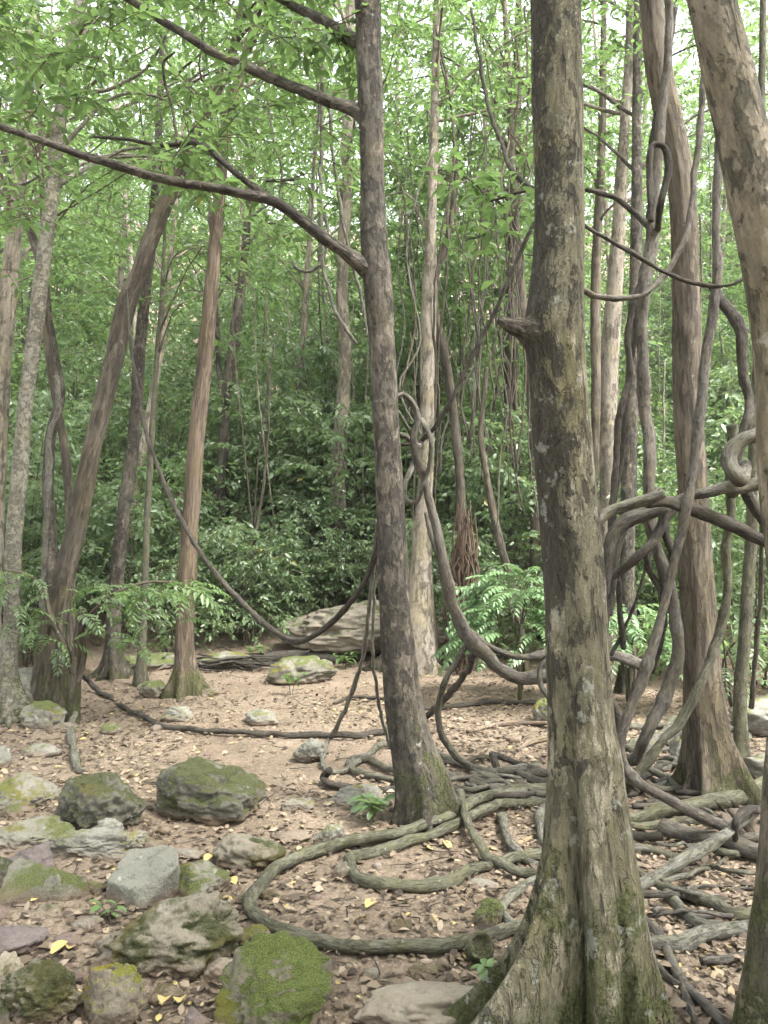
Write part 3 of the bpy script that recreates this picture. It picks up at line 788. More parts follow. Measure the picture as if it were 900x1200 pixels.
liana('hooked_liana', 'small liana curling in a hook against the left side of the nearest tree', 'liana_purple', 4,
      [(660, 772, 4.4), (643, 774, 0), (633, 784, 0), (634, 800, 0), (642, 815, 0), (660, 830, 4.4)])
liana('drooping_liana', 'liana dropping from the thick grey liana in a bow down to the ground coils', 'liana', [4, 4.5, 5, 6],
      [(556, 748, 4.85), (546, 757, 0), (534, 775, 0), (523, 797, 0), (515, 820, 0), (514, 843, 0), (520, 866, 0), (534, 886, 0), (552, 900), (572, 911), (590, 920), (602, 930)])
liana('trailing_liana', 'long thin liana trailing over the ground from behind the middle tree to the left shrub', 'liana_dark', [4.5, 4.5, 4.2, 3.6, 3.2],
      [(556, 765, 4.9), (550, 782, 0), (538, 800, 0), (520, 820, 0), (496, 842), (460, 858), (415, 864), (370, 862), (325, 862), (280, 860), (230, 858), (190, 851), (150, 833), (124, 815), (104, 800, 'g', .1), (92, 785, 'g', .3)])
liana('thin_hanging_liana', 'thin grey liana hanging left of the middle tree and curling on the ground', 'liana_grey', [2.6, 3, 3.6, 4.4, 4.4],
      [(442, 610, 4.75), (437, 660, 0), (433, 715, 0), (428, 755, 0), (418, 795, 0), (403, 835, 0), (388, 862), (379, 884), (380, 898), (390, 905), (403, 904), (418, 895), (432, 886), (450, 874), (468, 874), (490, 882)])
liana('thin_hanging_liana', 'thin grey liana hanging straight down close against the middle tree', 'liana_grey', [2, 2.6, 3.2],
      [(444, 640, 4.7), (438, 710, 0), (437, 770, 0), (442, 812, 0), (449, 845, 0), (458, 876), (470, 900)])
liana('ground_liana', 'short doubled liana lying behind the foot of the middle tree', 'liana', 5,
      [(500, 915), (470, 908), (445, 900), (425, 892), (412, 893), (411, 901), (425, 909), (450, 916), (490, 922)])
liana('ground_liana', 'dark liana end bent up left of the middle tree foot', 'liana_dark', 5.5,
      [(384, 904, 'g', .09), (380, 914), (388, 921), (410, 924), (440, 927), (490, 925)])
liana('ground_liana', 'upper of the lianas fanning out to the right of the middle tree', 'liana', 4.5,
      [(505, 880), (530, 893), (560, 903), (590, 914), (620, 924), (660, 935)])
liana('ground_liana', 'brown liana lying straight right of the middle tree foot', 'liana_purple', 4.8,
      [(505, 908), (530, 910), (560, 916), (590, 928), (620, 938), (655, 945)])
liana('ground_liana', 'stubby thick liana under the fan right of the middle tree', 'liana', 6,
      [(553, 922), (575, 929), (600, 935), (640, 945), (665, 948)])
big = liana('great_loop_liana', 'thickest ground liana sweeping in one huge loop round the clearing front', 'liana_green', [8, 7.5, 8, 8.5, 9, 9.5, 9.5, 9],
      [(700, 925), (650, 928), (600, 932), (570, 938), (540, 949, 'g', .05), (505, 965, 'g', .05), (470, 979), (432, 986), (395, 995), (355, 1006), (325, 1022), (303, 1042), (293, 1062), (302, 1079), (325, 1092), (360, 1105), (400, 1111), (450, 1114), (500, 1114), (545, 1107), (580, 1098), (610, 1088)], sides=18, wob=.3)
liana('inner_loop_liana', 'mossy liana bending in a tight hairpin inside the great loop', 'liana_green', [6.5, 7, 7.5, 8.5, 8, 7.5],
      [(680, 950), (640, 944), (600, 944), (572, 950, 'g', .06), (545, 961, 'g', .05), (510, 978), (475, 991), (440, 999), (418, 1008), (410, 1020), (420, 1033), (445, 1039), (485, 1040), (525, 1034), (560, 1022), (595, 1010), (650, 1003)], sides=18)
liana('arching_liana', 'grey liana arching over the two loops and down towards the nearest tree', 'liana_green', [5.5, 6, 6.5, 7],
      [(520, 945, 'g', -.02), (530, 931, 'g', .06), (541, 944, 'g', .1), (549, 968, 'g', .07), (566, 993, 'g', .05), (586, 1012, 'g', .05), (610, 1025), (645, 1032)], sides=14)
liana('ground_liana', 'short grey liana bending down between the arching liana and the nearest tree', 'liana_grey', 6.5,
      [(588, 958), (590, 975), (600, 992), (612, 1004), (628, 1015)])
liana('ground_liana', 'grey bow of liana pressed against the left side of the nearest tree', 'liana_grey', 7.5,
      [(662, 940), (642, 948), (633, 965), (636, 985), (655, 1000)])
liana('ground_liana', 'grey liana curling up to the buttress beside the hollow stub', 'liana_grey', [6, 7, 7.5, 6],
      [(640, 1030), (620, 1037), (602, 1048), (591, 1062), (596, 1080), (612, 1096)])
liana('ground_liana', 'dark kinked liana raised off the ground left of the nearest tree', 'liana_dark', 5.5,
      [(577, 884, 'g', .12), (583, 900, 'g', .05), (600, 908), (630, 910), (680, 905)])
liana('ground_liana', 'dark upper liana in the kinked pair left of the nearest tree', 'liana_dark', 4.5,
      [(577, 884, 'g', .12), (597, 889, 'g', .1), (617, 898, 'g', .05), (650, 912)])
liana('ground_liana', 'dark liana in shade low beside the left edge of the nearest tree', 'liana_dark', 7,
      [(600, 905), (625, 916), (650, 920), (700, 918)])
liana('fallen_stick', 'pale stick lying on the litter behind the kinked lianas', 'deadwood', [2, 3.2, 3.6], [(548, 858), (580, 850), (610, 847), (660, 852)], cat='stick', wob=.6)
liana('fallen_stick', 'dark long stick at the back of the litter left of the nearest tree', 'liana_dark', [2.5, 3], [(490, 832), (540, 828), (585, 823), (640, 827)], cat='stick', wob=.6)
liana('fallen_stick', 'short dark stick on the bare earth left of the middle tree', 'liana_dark', [1.6, 2.2], [(390, 824), (415, 817), (450, 820)], cat='stick', wob=.6)
liana('fallen_stick', 'pale half buried branch by the litter near the kinked lianas', 'deadwood', [2, 4, 4], [(606, 880), (630, 868), (660, 862)], cat='stick')

# right side tangle
liana('long_climbing_liana', 'long smooth brown liana crossing in front of the wrapped tree down to the ground', 'liana_purple', [5, 6.5, 7, 7.5, 7.5, 7, 8],
      [(846, 120, 4.0), (842, 200, 0), (838, 260, 0), (841, 310, 0), (836, 360, 0), (828, 420, 0), (822, 470, 0), (814, 530, 0), (806, 590, 0), (796, 640, 0), (786, 680, 0), (775, 722, 0), (763, 765, 0), (748, 810, 0), (733, 845, 0), (726, 872, 3.95), (730, 896, 0), (745, 915, 0), (770, 930, 0), (800, 945, 0), (830, 960, 3.98), (858, 975)], sides=16, wob=.2)
liana('reddish_climbing_liana', 'thick wavy reddish liana climbing left of the vine wrapped tree', 'liana_purple', [6, 7, 8, 9, 9, 9, 9, 9, 8],
      [(782, -20, 4.5), (785, 60, 0), (778, 120, 0), (771, 170, 0), (767, 230, 0), (766, 275, 0), (757, 325, 0), (752, 400, 0), (756, 450, 0), (761, 500, 0), (758, 550, 0), (762, 590, 0), (770, 635, 0), (782, 680, 0), (790, 730, 0), (789, 780, 0), (777, 825, 0), (756, 868, 4.5), (738, 900), (722, 930)], sides=16)
liana('hook_liana', 'dark liana bent over in a hook high against the vine wrapped tree', 'liana_dark', [4, 5, 5, 4],
      [(764, 260, 4.35), (763, 215, 0), (763, 185, 0), (767, 171, 0), (776, 172, 0), (783, 188, 0), (780, 212, 0), (774, 240, 4.35), (770, 270, 4.5), (745, 250, 4.6), (718, 230, 0), (688, 221, 4.6)])
liana('dark_climbing_liana', 'thin dark liana rising behind the nearest tree beside the reddish liana', 'liana_dark', [3, 3.5, 4.5, 5],
      [(792, 10, 4.7), (780, 90, 0), (766, 150, 0), (761, 230, 0), (760, 270, 0), (750, 330, 0), (738, 375, 0), (735, 400, 0), (738, 430, 0), (728, 480, 0), (722, 540, 0), (717, 590, 0), (716, 650, 4.9), (715, 720, 4.9)])
liana('parallel_liana', 'second dark liana running down just right of the thin dark liana', 'liana_dark', [3.5, 4, 4.5],
      [(772, 255, 4.9), (752, 335, 0), (743, 400, 0), (733, 470, 0), (727, 540, 0), (720, 590, 0), (722, 660, 5.0), (730, 760, 5.0)])
liana('u_shaped_liana', 'bare liana hanging in a U from the vine wrapped tree to behind the nearest tree', 'liana_purple', [4, 4.2, 4.2, 5, 5],
      [(655, 318, 3.9), (684, 342, 0), (705, 349, 0), (732, 350, 0), (755, 343, 0), (776, 327, 0), (792, 302, 0), (802, 275, 0), (810, 235, 0), (816, 185, 0), (822, 130, 0), (826, 60, 0), (818, -20, 4.3)])
liana('thin_crossing_liana', 'thin dark liana crossing down right from the nearest tree in front of the wrapped tree', 'liana_dark', [2.6, 3.2, 3, 2],
      [(650, 240, 3.7), (686, 265, 0), (715, 282, 0), (750, 302, 0), (785, 322, 0), (820, 333, 0), (856, 334, 0), (880, 322, 3.6)], wob=.2)
liana('arched_liana', 'pale ended arched liana coming out from behind the nearest tree at waist height', 'liana', [8, 8, 8.5],
      [(640, 640, 3.75), (690, 615, 0), (718, 600, 0), (745, 591, 0), (768, 582, 0), (775, 578, 3.75)], sides=16)
liana('horizontal_liana', 'heavy liana running right and down across the wrapped tree', 'liana_dark', [7.5, 8.5, 8.5],
      [(755, 590, 4.0), (775, 588, 0), (800, 596, 0), (830, 606, 0), (860, 617, 0), (900, 633, 0), (960, 655, 4.0)], sides=16)
liana('horizontal_liana', 'upper heavy liana running level to the right edge tree', 'liana', [7, 8.5, 8.5],
      [(785, 590, 4.1), (805, 582, 0), (830, 577, 0), (865, 571, 0), (905, 566, 0), (960, 560, 3.9)], sides=16)
liana('dark_bowed_liana', 'thick dark liana bowed down behind the nearest tree under the arched liana', 'liana_dark', [10, 11, 10, 8],
      [(705, 700, 4.3), (709, 668, 0), (716, 638, 0), (731, 613, 0), (752, 601, 0), (780, 592, 4.3)], sides=14)
liana('dark_bowed_liana', 'dark liana sagging in a bowl below the crossing of the heavy lianas', 'liana_dark', [5, 6, 7, 7, 6],
      [(690, 690, 4.5), (712, 674, 0), (728, 668, 0), (745, 656, 0), (762, 640, 0), (772, 618, 0), (778, 592, 4.4)], sides=14)
liana('dark_bowed_liana', 'short dark liana kinked under the crossing of the heavy lianas', 'liana_dark', [6, 6, 5],
      [(790, 598, 4.5), (780, 608, 0), (779, 622, 0), (786, 640, 0), (790, 665, 4.5)])
liana('dark_bowed_liana', 'slim dark liana dropping from the bowl to the reddish liana', 'liana_dark', [5, 5, 4],
      [(757, 648, 4.5), (762, 665, 0), (771, 685, 0), (776, 712, 0), (776, 745, 0), (765, 790, 4.6)])
liana('dark_stem_liana', 'dark red stem rising behind the right flank of the nearest tree', 'liana_dark', [9, 8, 7],
      [(700, 760, 4.9), (712, 700, 0), (720, 660, 0), (726, 625, 0), (735, 590, 4.8)])
liana('needle_liana', 'very thin dark liana slanting beside the right flank of the nearest tree', 'liana_dark', [2.2, 2.6],
      [(768, 635, 5.0), (757, 665, 0), (745, 705, 0), (730, 740, 0), (716, 768, 5.0)], wob=.1)
liana('green_vine', 'green grey liana sweeping down across the front of the wrapped tree', 'liana_green', [6, 6.5, 7, 7, 6.5],
      [(858, 500, 4.4), (857, 570, 0), (853, 630, 0), (853, 690, 0), (848, 725, 0), (836, 765, 0), (822, 802, 0), (806, 832, 0), (785, 862, 0), (762, 888, 0), (742, 912, 4.4), (728, 932)], sides=14)
liana('looped_thick_liana', 'thick grey liana looping tightly above the level liana at the right', 'liana', [8, 9, 9, 8, 7],
      [(910, 500, 3.8), (888, 508, 0), (868, 515, 0), (855, 530, 0), (856, 548, 0), (864, 562, 3.7), (872, 555, 3.8), (868, 545, 3.95), (862, 560, 4.0), (858, 578, 4.2)], sides=16)
liana('knotted_liana', 'knotty dark liana hanging at the right between the wrapped tree and edge tree', 'liana_dark', [7, 8, 7, 7, 8],
      [(836, 335, 4.4), (850, 360, 0), (866, 382, 0), (870, 410, 0), (870, 440, 0), (875, 470, 0), (871, 500, 0), (866, 540, 0), (880, 585, 0), (898, 615, 4.2)], knot=.6, sides=14)
liana('edge_liana', 'thin straight liana close to the edge tree on the right', 'liana_purple', [3, 3.5],
      [(897, 560, 4.0), (893, 620, 0), (892, 690, 0), (886, 760, 0), (880, 830, 4.6)], wob=.2)
# ground on the right
liana('fallen_log', 'long thick fallen log lying across the foot of the wrapped tree', 'liana_green', [9, 10.5, 11.5, 12, 13],
      [(715, 966), (745, 964), (785, 956), (830, 946), (870, 939), (915, 922), (960, 905)], cat='log', sides=22, wob=.2)
liana('fallen_log', 'cut thick brown log lying below the long log on the right', 'liana_purple', [12, 14, 13, 12],
      [(776, 968, 'g', .05), (800, 976, 'g', .04), (830, 986, 'g', .03), (860, 998), (905, 1012)], cat='log', sides=22, wob=.15)
liana('ground_liana', 'green liana lying level from the nearest tree under the long log', 'liana_green', 6,
      [(715, 966), (745, 968), (775, 968), (800, 964), (830, 962)])
liana('propped_pole', 'mottled straight pole propped up to the right over the ground lianas', 'liana_grey', [8.5, 8, 7.5, 7],
      [(738, 1044, 'g', .02), (775, 1024, 'g', .06), (810, 1003, 'g', .1), (842, 983, 'g', .14), (862, 968, 'g', .16), (884, 950, 'g', .16)], cat='pole', sides=16, wob=.15)
liana('curved_dark_liana', 'dark liana curling round the top end of the propped pole', 'liana_dark', [5, 6.5, 6],
      [(861, 982, 'g', .1), (863, 965, 'g', .2), (873, 955, 'g', .22), (890, 947, 'g', .2), (915, 940, 'g', .1)])
liana('ground_liana', 'mossy liana winding from the nearest tree under the pole to the right edge', 'liana_green', [7, 9, 9, 9],
      [(730, 1008), (750, 1025), (775, 1041), (805, 1050), (840, 1060), (868, 1075), (905, 1082)], sides=16)
liana('ground_liana', 'pale mossy liana bent in the hollow below the propped pole', 'liana_grey', [6, 8, 8.5],
      [(780, 1042), (790, 1060), (808, 1078), (830, 1089), (862, 1093)], sides=16)
liana('ground_liana', 'thick grey liana with white lichen lying level on the right', 'liana_grey', [9, 10.5, 10, 9],
      [(735, 1112), (765, 1112), (800, 1108), (840, 1098), (875, 1088), (920, 1080)], sides=18)
liana('surface_root', 'dark root running down from the nearest tree to the lower right', 'liana_purple', [6.5, 7.5, 8.5, 9],
      [(738, 1072), (755, 1082), (772, 1098), (785, 1120), (795, 1145), (812, 1168), (835, 1190), (870, 1222)], cat='root', sides=16)
liana('surface_root', 'thin root joining the dark root at the lower right', 'liana_purple', [4.5, 5.5],
      [(755, 1112), (770, 1132), (785, 1148), (800, 1158)], cat='root')
liana('surface_root', 'short forked root pointing at the lower frame edge', 'liana_purple', [6, 5],
      [(800, 1150), (804, 1172), (812, 1195), (825, 1220)], cat='root')
liana('ground_liana', 'upper reddish loop of the flattened loop by the right edge tree', 'liana_purple', 6,
      [(838, 1000, 'g', .03), (836, 993, 'g', .05), (850, 986, 'g', .07), (875, 983, 'g', .07), (905, 983, 'g', .05)])
liana('ground_liana', 'lower green loop of the flattened loop by the right edge tree', 'liana_green', 6,
      [(838, 999, 'g', .04), (855, 1002, 'g', .03), (880, 997, 'g', .03), (910, 986, 'g', .03)])
liana('ground_liana', 'half buried root beside the foot of the right edge tree', 'liana_purple', 5.5,
      [(820, 1128), (850, 1124), (875, 1121), (905, 1118)])
liana('ground_liana', 'dark doubled liana end lying against the right flank of the nearest tree', 'liana_dark', 7,
      [(720, 982), (745, 982), (765, 984), (776, 979, 'g', .05)])
liana('ground_liana', 'low liana under the dark doubled end by the nearest tree', 'liana', 6,
      [(715, 996), (740, 996), (765, 998), (790, 1006)])
liana('fallen_stick', 'long grey stick lying level behind the wrapped tree', 'liana_grey', [3.5, 4, 4], [(700, 856), (740, 854), (790, 854), (850, 857), (915, 857)], cat='stick')
liana('ground_liana', 'dark vertical liana dropping against the right flank of the nearest tree', 'liana_dark', [5, 5.5, 6],
      [(700, 818, 4.2), (716, 822, 0), (723, 836, 0), (723, 862, 0), (724, 895, 4.2), (730, 930)])
rgl = np.random.default_rng(88)
def extra(n, x0, x1, y0, y1, hw, label, group, ln):
    for i in range(n):
        px, py = rgl.uniform(x0, x1), rgl.uniform(y0, y1); a = rgl.normal(0, .35); q = []; L_ = rgl.uniform(.5, 1) * ln
        for k in range(6):
            q.append((px, min(max(py, 845), 1190), 'g', .012 + .05 * max(0, math.sin(k * .9 + i))))
            px += L_ / 5 * math.cos(a); py += L_ / 5 * math.sin(a) * .35; a += rgl.normal(0, .45)
        liana('ground_liana', label, ['liana', 'liana_grey', 'liana_purple', 'liana_dark'][i % 4], rgl.uniform(*hw), q, group=group, sides=9, seed=i + 40, wob=.6)
extra(16, 500, 610, 893, 945, (2.6, 5), 'thin liana in the heap between the middle tree and the nearest tree', 'thin lianas left of the nearest tree', 150)
extra(18, 720, 830, 870, 955, (2.6, 5), 'thin liana in the heap at the wrapped tree foot', 'thin lianas at the wrapped tree foot', 140)
extra(9, 730, 830, 970, 1080, (2.6, 5), 'thin liana below the logs by the right edge tree', 'thin lianas below the logs', 150)
tang = [([(730, 905), (755, 880), (780, 862), (800, 850)], 6, 'liana', 'liana rising away towards the back from the right side heap'),
        ([(755, 858), (775, 868), (790, 880), (800, 895)], 3, 'liana_dark', 'thin dark liana bent down in the right side heap'),
        ([(745, 928), (775, 920), (800, 905), (820, 902)], 5, 'liana_grey', 'pale liana at the top of the heap by the wrapped tree'),
        ([(760, 905), (785, 918), (802, 935), (812, 945)], 5.5, 'liana', 'short liana crossing the heap towards the wrapped tree foot'),
        ([(735, 925), (765, 905), (790, 895), (812, 893)], 4.5, 'liana_dark', 'dark liana lying level in the heap by the wrapped tree'),
        ([(742, 945), (770, 945), (795, 938), (815, 928)], 4, 'liana', 'thin liana lowest in the heap by the wrapped tree'),
        ([(735, 880), (750, 868), (775, 860), (790, 846)], 5, 'liana_green', 'greenish liana at the back of the right side heap')]
for q, w_, m_, l_ in tang: liana('ground_liana', l_, m_, w_, q)
# roots near the left shrub, upper strings
liana('surface_root', 'thin grey root running down from the left shrub to the dark boulder', 'liana_grey', [4.5, 5, 5.5], [(88, 836, 'g', .08), (84, 852), (83, 866), (86, 884), (94, 905)], cat='root')
strings = [([(366, -10, 6.2), (370, 60, 0), (373, 150, 0), (367, 210, 0), (366, 265, 6.2)], 1.5, 'pale string vine hanging left most near the upper bough end'),
           ([(380, 20, 6.0), (377, 130, 0), (376, 240, 0), (381, 320, 0), (394, 365, 0), (418, 403, 6.0)], 2.2, 'pale string vine hanging beside the middle tree and bending right'),
           ([(384, 110, 6.4), (394, 210, 0), (408, 290, 0), (421, 340, 0), (431, 395, 6.3)], 1.8, 'pale string vine slanting into the middle tree'),
           ([(342, 306, 6.3), (350, 316, 0), (362, 318, 0), (376, 308, 0), (383, 290, 0), (381, 250, 6.3)], 2.0, 'pale string vine curled up in a small hook'),
           ([(312, 110, 6.5), (322, 170, 0), (330, 200, 0), (326, 240, 6.5)], 1.3, 'very thin string vine left of the upper bough fork')]
for q, w_, l_ in strings: liana('string_vine', l_, 'liana_grey', w_, q, cat='vine', sides=6, group='string vines beside the middle tree')
liana('pale_vine', 'thin whitish vine climbing in front of the twisted tree on the left', 'liana_grey', [3, 3.5, 3], [(50, 720, 7.6), (50, 670, 0), (56, 610, 0), (57, 550, 0), (60, 510, 0), (68, 480, 0), (66, 440, 7.6)], cat='vine')
rg = np.random.default_rng(71)
for i in range(34):
    px = rg.uniform(540, 625) if i < 22 else rg.uniform(455, 545)
    Yv = rg.uniform(8.5, 12.5); x0 = (px - 450) / FPX * Yv
    z0, z1 = rg.uniform(5.5, 8.5), rg.uniform(1.6, 3.5)
    q = [np.array([x0 + rg.normal(0, .08) + .12 * math.sin(t * 5 + i), Yv + rg.normal(0, .05), z0 + (z1 - z0) * t]) for t in np.linspace(0, 1, 7)]
    r_ = rg.uniform(.006, .018)
    me = bark_mesh('hanging_vine', [tube(q, [r_] * 7, 6, .12, .1, .02, wob=1.0, seed=i)], M['brown' if i % 3 else 'liana_grey'], q[0])
    tag(link('hanging_vine', me, None, q[0]), 'thin brown vine hanging in the curtain of vines left of the nearest tree', 'vine', 'vines hanging in the curtain behind')

# hollow broken stub at the end of the great loop
hp = G(563, 1112, .045)
th = np.linspace(0, 2 * math.pi, 28, endpoint=False)
prof = [(.080, -.10), (.072, -.04), (.060, .02), (.066, .050), (.060, .062), (.050, .056), (.044, .040), (.030, .030)]
Vh = []; Bh = []
for r_, d_ in prof:
    for a in th:
        k = .72 * r_ * (1 + .14 * noise(math.cos(a) * 2, math.sin(a) * 2, d_ * 12, 4)) 
        # axis points up and towards the viewer
        Vh.append([k * math.cos(a), -d_ * .6 + k * math.sin(a) * .6, d_ * .5 + k * math.sin(a) * .8]); Bh.append([k * math.cos(a), k * math.sin(a), d_])
nh = len(prof); ix = np.arange(nh * 28).reshape(nh, 28); a_, b_ = ix[:-1], ix[1:]
qh = np.stack([a_, np.roll(a_, -1, 1), np.roll(b_, -1, 1), b_], -1).reshape(-1, 4)
cen = len(Vh); Vh.append([0, -.016, .014]); Bh.append([0, 0, 0])
tri = np.array([(ix[-1][k], ix[-1][(k + 1) % 28], cen) for k in range(28)])
tag(link('hollow_stub', mesh_of('hollow_stub', Vh, [qh, tri], M['mottled'], {'bark': np.array(Bh)}), None, hp), 'round hollow stub of a rotted root at the foot of the nearest tree', 'stump')

# broken wood chunks
def chunk(name, label, a, b, w, t, seed):
    rg = np.random.default_rng(seed)
    a, b = np.asarray(a), np.asarray(b); d = b - a; L = np.linalg.norm(d); d /= L
    sx = unit(np.cross(d, [0, 0, 1.])); up = np.cross(sx, d)
    V, Bk = [], []; n = 9
    sect = [(-1, -.7), (-.5, -1), (.5, -1), (1, -.5), (.9, .6), (.2, 1), (-.6, .85), (-1, .3)]
    for i in range(n):
        k = i / (n - 1); tap = 1 - .5 * max(0, k - .7) / .3 * rg.random()
        for (u, v) in sect:
            j = rg.normal(0, .08, 2); e_ = rg.normal(0, .05) if i in (0, n - 1) else 0
            V.append(a + d * (L * k + e_) + sx * (u * tap + j[0]) * w + up * (v * tap + j[1]) * t); Bk.append([u * w, v * t, L * k])
    ix = np.arange(n * 8).reshape(n, 8); p_, q_ = ix[:-1], ix[1:]
    f = np.stack([p_, np.roll(p_, -1, 1), np.roll(q_, -1, 1), q_], -1).reshape(-1, 4)
    V = np.array(V); o0 = V.mean(0)
    return tag(link(name, mesh_of(name, V - o0, [f, ix[0][::-1][None], ix[-1][None]], M['deadwood'], {'bark': np.array(Bk)}, smooth=False), None, o0), label, 'wood')
chunk('broken_wood', 'split piece of pinkish wood leaning on the log by the right edge', G(850, 960, .1), G(873, 985, .04), .035, .022, 1)
chunk('broken_wood', 'longer broken pinkish plank of wood behind the dark curl at right', G(862, 950, .12), G(893, 985, .05), .04, .022, 2)

# dead fibrous stump in the centre distance
sY = 9.2
parts = []
rg = np.random.default_rng(8)
b0 = P(541, 700, sY); b0[2] = float(H(b0[0], b0[1]))
top = P(546, 590, sY)
for i in range(70):
    a = rg.uniform(0, 6.28); r0 = rg.uniform(.04, .26); k0 = rg.uniform(0, .45); k1 = rg.uniform(.5, 1.05)
    wv = lambda t: b0 * (1 - t) + top * t + np.array([math.cos(a), math.sin(a), 0]) * r0 * (1 - .55 * t) + rg.normal(0, .035, 3)
    a2 = rg.normal(0, .5); q = []
    for t in np.linspace(k0, k1, 5): q.append(wv(t)); a += a2 * .25
    parts.append(tube(q, [.012, .018, .016, .012, .006], 5, .06, .15, .03, wob=1.5, seed=i))
M['redfibre'] = bark('red_fibre', (.125, .088, .065), (.19, .14, .105), (.05, .036, .028), .55, stretch=.1)
tag(link('fibrous_stump', bark_mesh('fibrous_stump', parts, M['redfibre'], b0), None, b0), 'red brown stump shaggy with dead roots in the centre distance', 'stump')
# pile of dead twigs behind the boulder
b0 = G(275, 785); parts = []
for i in range(30):
    a = rg.uniform(-.5, .5); l_ = rg.uniform(.25, .5); c_ = b0 + np.array([rg.normal(0, .18), rg.normal(0, .1), rg.uniform(.02, .16)])
    v = np.array([math.cos(a), rg.normal(0, .3), rg.normal(0, .12)]) * l_
    parts.append(tube([c_ - v, c_ + rg.normal(0, .03, 3), c_ + v], [.012, .012, .007], 5, .1, .1, .02, wob=1, seed=i))
tag(link('twig_pile', bark_mesh('twig_pile', parts, M['liana_dark'], b0), None, b0, ), 'dark heap of dead twigs left of the back boulder', 'twigs')
liana('fallen_log', 'dark low log lying behind the back boulder', 'liana_dark', 7, [(285, 776), (320, 775), (360, 772), (395, 776), (425, 772)], cat='log', wob=.5)

# ------------------------------------------------------------------ rocks
bmr = {}
def ico(n):
    if n not in bmr:
        b = bmesh.new(); bmesh.ops.create_icosphere(b, subdivisions=n, radius=1)
        b.verts.ensure_lookup_table()
        bmr[n] = (np.array([v.co[:] for v in b.verts]), np.array([[v.index for v in f.verts] for f in b.faces])); b.free()
    return bmr[n]
def rock_shape(seed, ang=.6, sub=5, rough=.06, planes=None):
    rg = np.random.default_rng(seed)
    d, f = ico(sub)
    n = unit(rg.normal(0, 1, (int(16 - 6 * ang), 3))); h = rg.uniform(.62, .98, len(n))
    if planes:
        n = unit(np.array([q[:3] for q in planes], float)); h = np.array([q[3] for q in planes])
    ang = .4 + .6 * ang
    dd = np.clip(d @ n.T, 1e-3, None)
    r = (1 / (np.clip(dd / h, 0, None)**26).sum(1))**(1 / 26)
    r = np.minimum(r, 1.15)
    r = r * ang + (1 - ang) * 1.0
    p = d * r[:, None]
    o = seed * 3.7
    disp = .16 * fbm(p[:, 0] * 1.4 + o, p[:, 1] * 1.4, p[:, 2] * 1.4, seed, 3) + rough * fbm(p[:, 0] * 5 + o, p[:, 1] * 5, p[:, 2] * 5, seed + 3, 4, .55)
    pit = np.clip(noise(p[:, 0] * 3.3, p[:, 1] * 3.3 + o, p[:, 2] * 3.3, seed + 9) - .45, 0, 1)
    rid = (1 - np.abs(fbm(p[:, 0] * 2.6 + o, p[:, 1] * 2.6, p[:, 2] * 2.6, seed + 31, 3)))**2
    if planes: disp = disp * .35; pit = pit * .2; rid = rid * .3
    p = p * (1 + disp - pit * .35 - .10 * rid)[:, None]
    p = p / np.abs(p).max(0)
    return p, f
RM = {
    'moss_dark': rock_mat('mossy_dark_rock', (0.071, 0.068, 0.051), (0.119, 0.114, 0.092), .85, (.062, .068, .028), .3),
    'moss_boulder': rock_mat('mossy_boulder_rock', (0.092, 0.086, 0.065), (0.135, 0.125, 0.097), .75, (.068, .074, .03), .15),
    'moss_bright': rock_mat('bright_mossy_rock', (0.108, 0.097, 0.071), (0.162, 0.146, 0.108), 1.0, (.085, .105, .027), .2),
    'moss_yellow': rock_mat('yellow_mossy_rock', (0.108, 0.092, 0.065), (0.156, 0.135, 0.103), .8, (.14, .145, .025), .1),
    'earthy': rock_mat('earthy_rock', (.115, .10, .074), (.172, .152, .115), .75, (.06, .066, .028), .2, moss_side=True, dark=.7),
    'pale': rock_mat('pale_rock', (0.151, 0.146, 0.120), (0.203, 0.195, 0.163), .25, (.13, .14, .06), .6, strat=.4),
    'grey': rock_mat('grey_rock', (.122, .120, .098), (.182, .178, .146), .0, MOSS, .4, dark=.75),
    'greymoss': rock_mat('grey_mossy_rock', (0.130, 0.125, 0.097), (0.184, 0.173, 0.140), .65, (.10, .115, .04), .3),
    'purple': rock_mat('purple_grey_rock', (0.093, 0.075, 0.071), (0.133, 0.111, 0.104), .0, MOSS, .2, strat=.3),
    'tan': rock_mat('tan_rock', (0.144, 0.122, 0.090), (0.194, 0.169, 0.130), .0, MOSS, .15, bump=.008, dark=.25),
    'slope': rock_mat('slope_rock', (.15, .132, .10), (.215, .19, .15), .25, (.08, .088, .045), .3),
    'cream': rock_mat('cream_rock', (0.186, 0.159, 0.111), (0.221, 0.195, 0.146), .1, MOSS, .3),
}
def rock(label, x0, x1, y0, y1, mat, seed, ang=.6, sub=5, dep=.8, rough=.06, rot=None, name='rock', cat='rock', sink=.28, zrot=0, group=None, planes=None):
    cx = (x0 + x1) / 2
    g = G(cx, y1 - 2)
    w = m_of(x1 - x0, g); d = w * dep
    yc = g[1] + d * .42
    q = P(cx, y1 - 2, yc); x = q[0]; z = float(H(x, yc))
    w = m_of(x1 - x0, np.array([x, yc - d * .15, z]))
    h = max(P(cx, y0, yc + d * .12)[2] - z, .03 if y1 - y0 > 8 else .015)
    p, f = rock_shape(seed, ang, sub, rough, planes)
    a = (np.random.default_rng(seed).uniform(0, 6.28) if rot is None else rot)
    ca, sa = math.cos(a), math.sin(a)
    p = np.stack([p[:, 0] * ca - p[:, 1] * sa, p[:, 0] * sa + p[:, 1] * ca, p[:, 2]], -1); p /= np.abs(p).max(0)
    bot = -sink * h - .02
    V = np.stack([p[:, 0] * w / 2, p[:, 1] * d / 2, (p[:, 2] + 1) / 2 * (h - bot) + bot], -1)
    V[:, 0] *= 1.08
    o = link(name, mesh_of(name, V, [f], RM[mat]), None, (x, yc, z))
    return tag(o, label, cat, group)
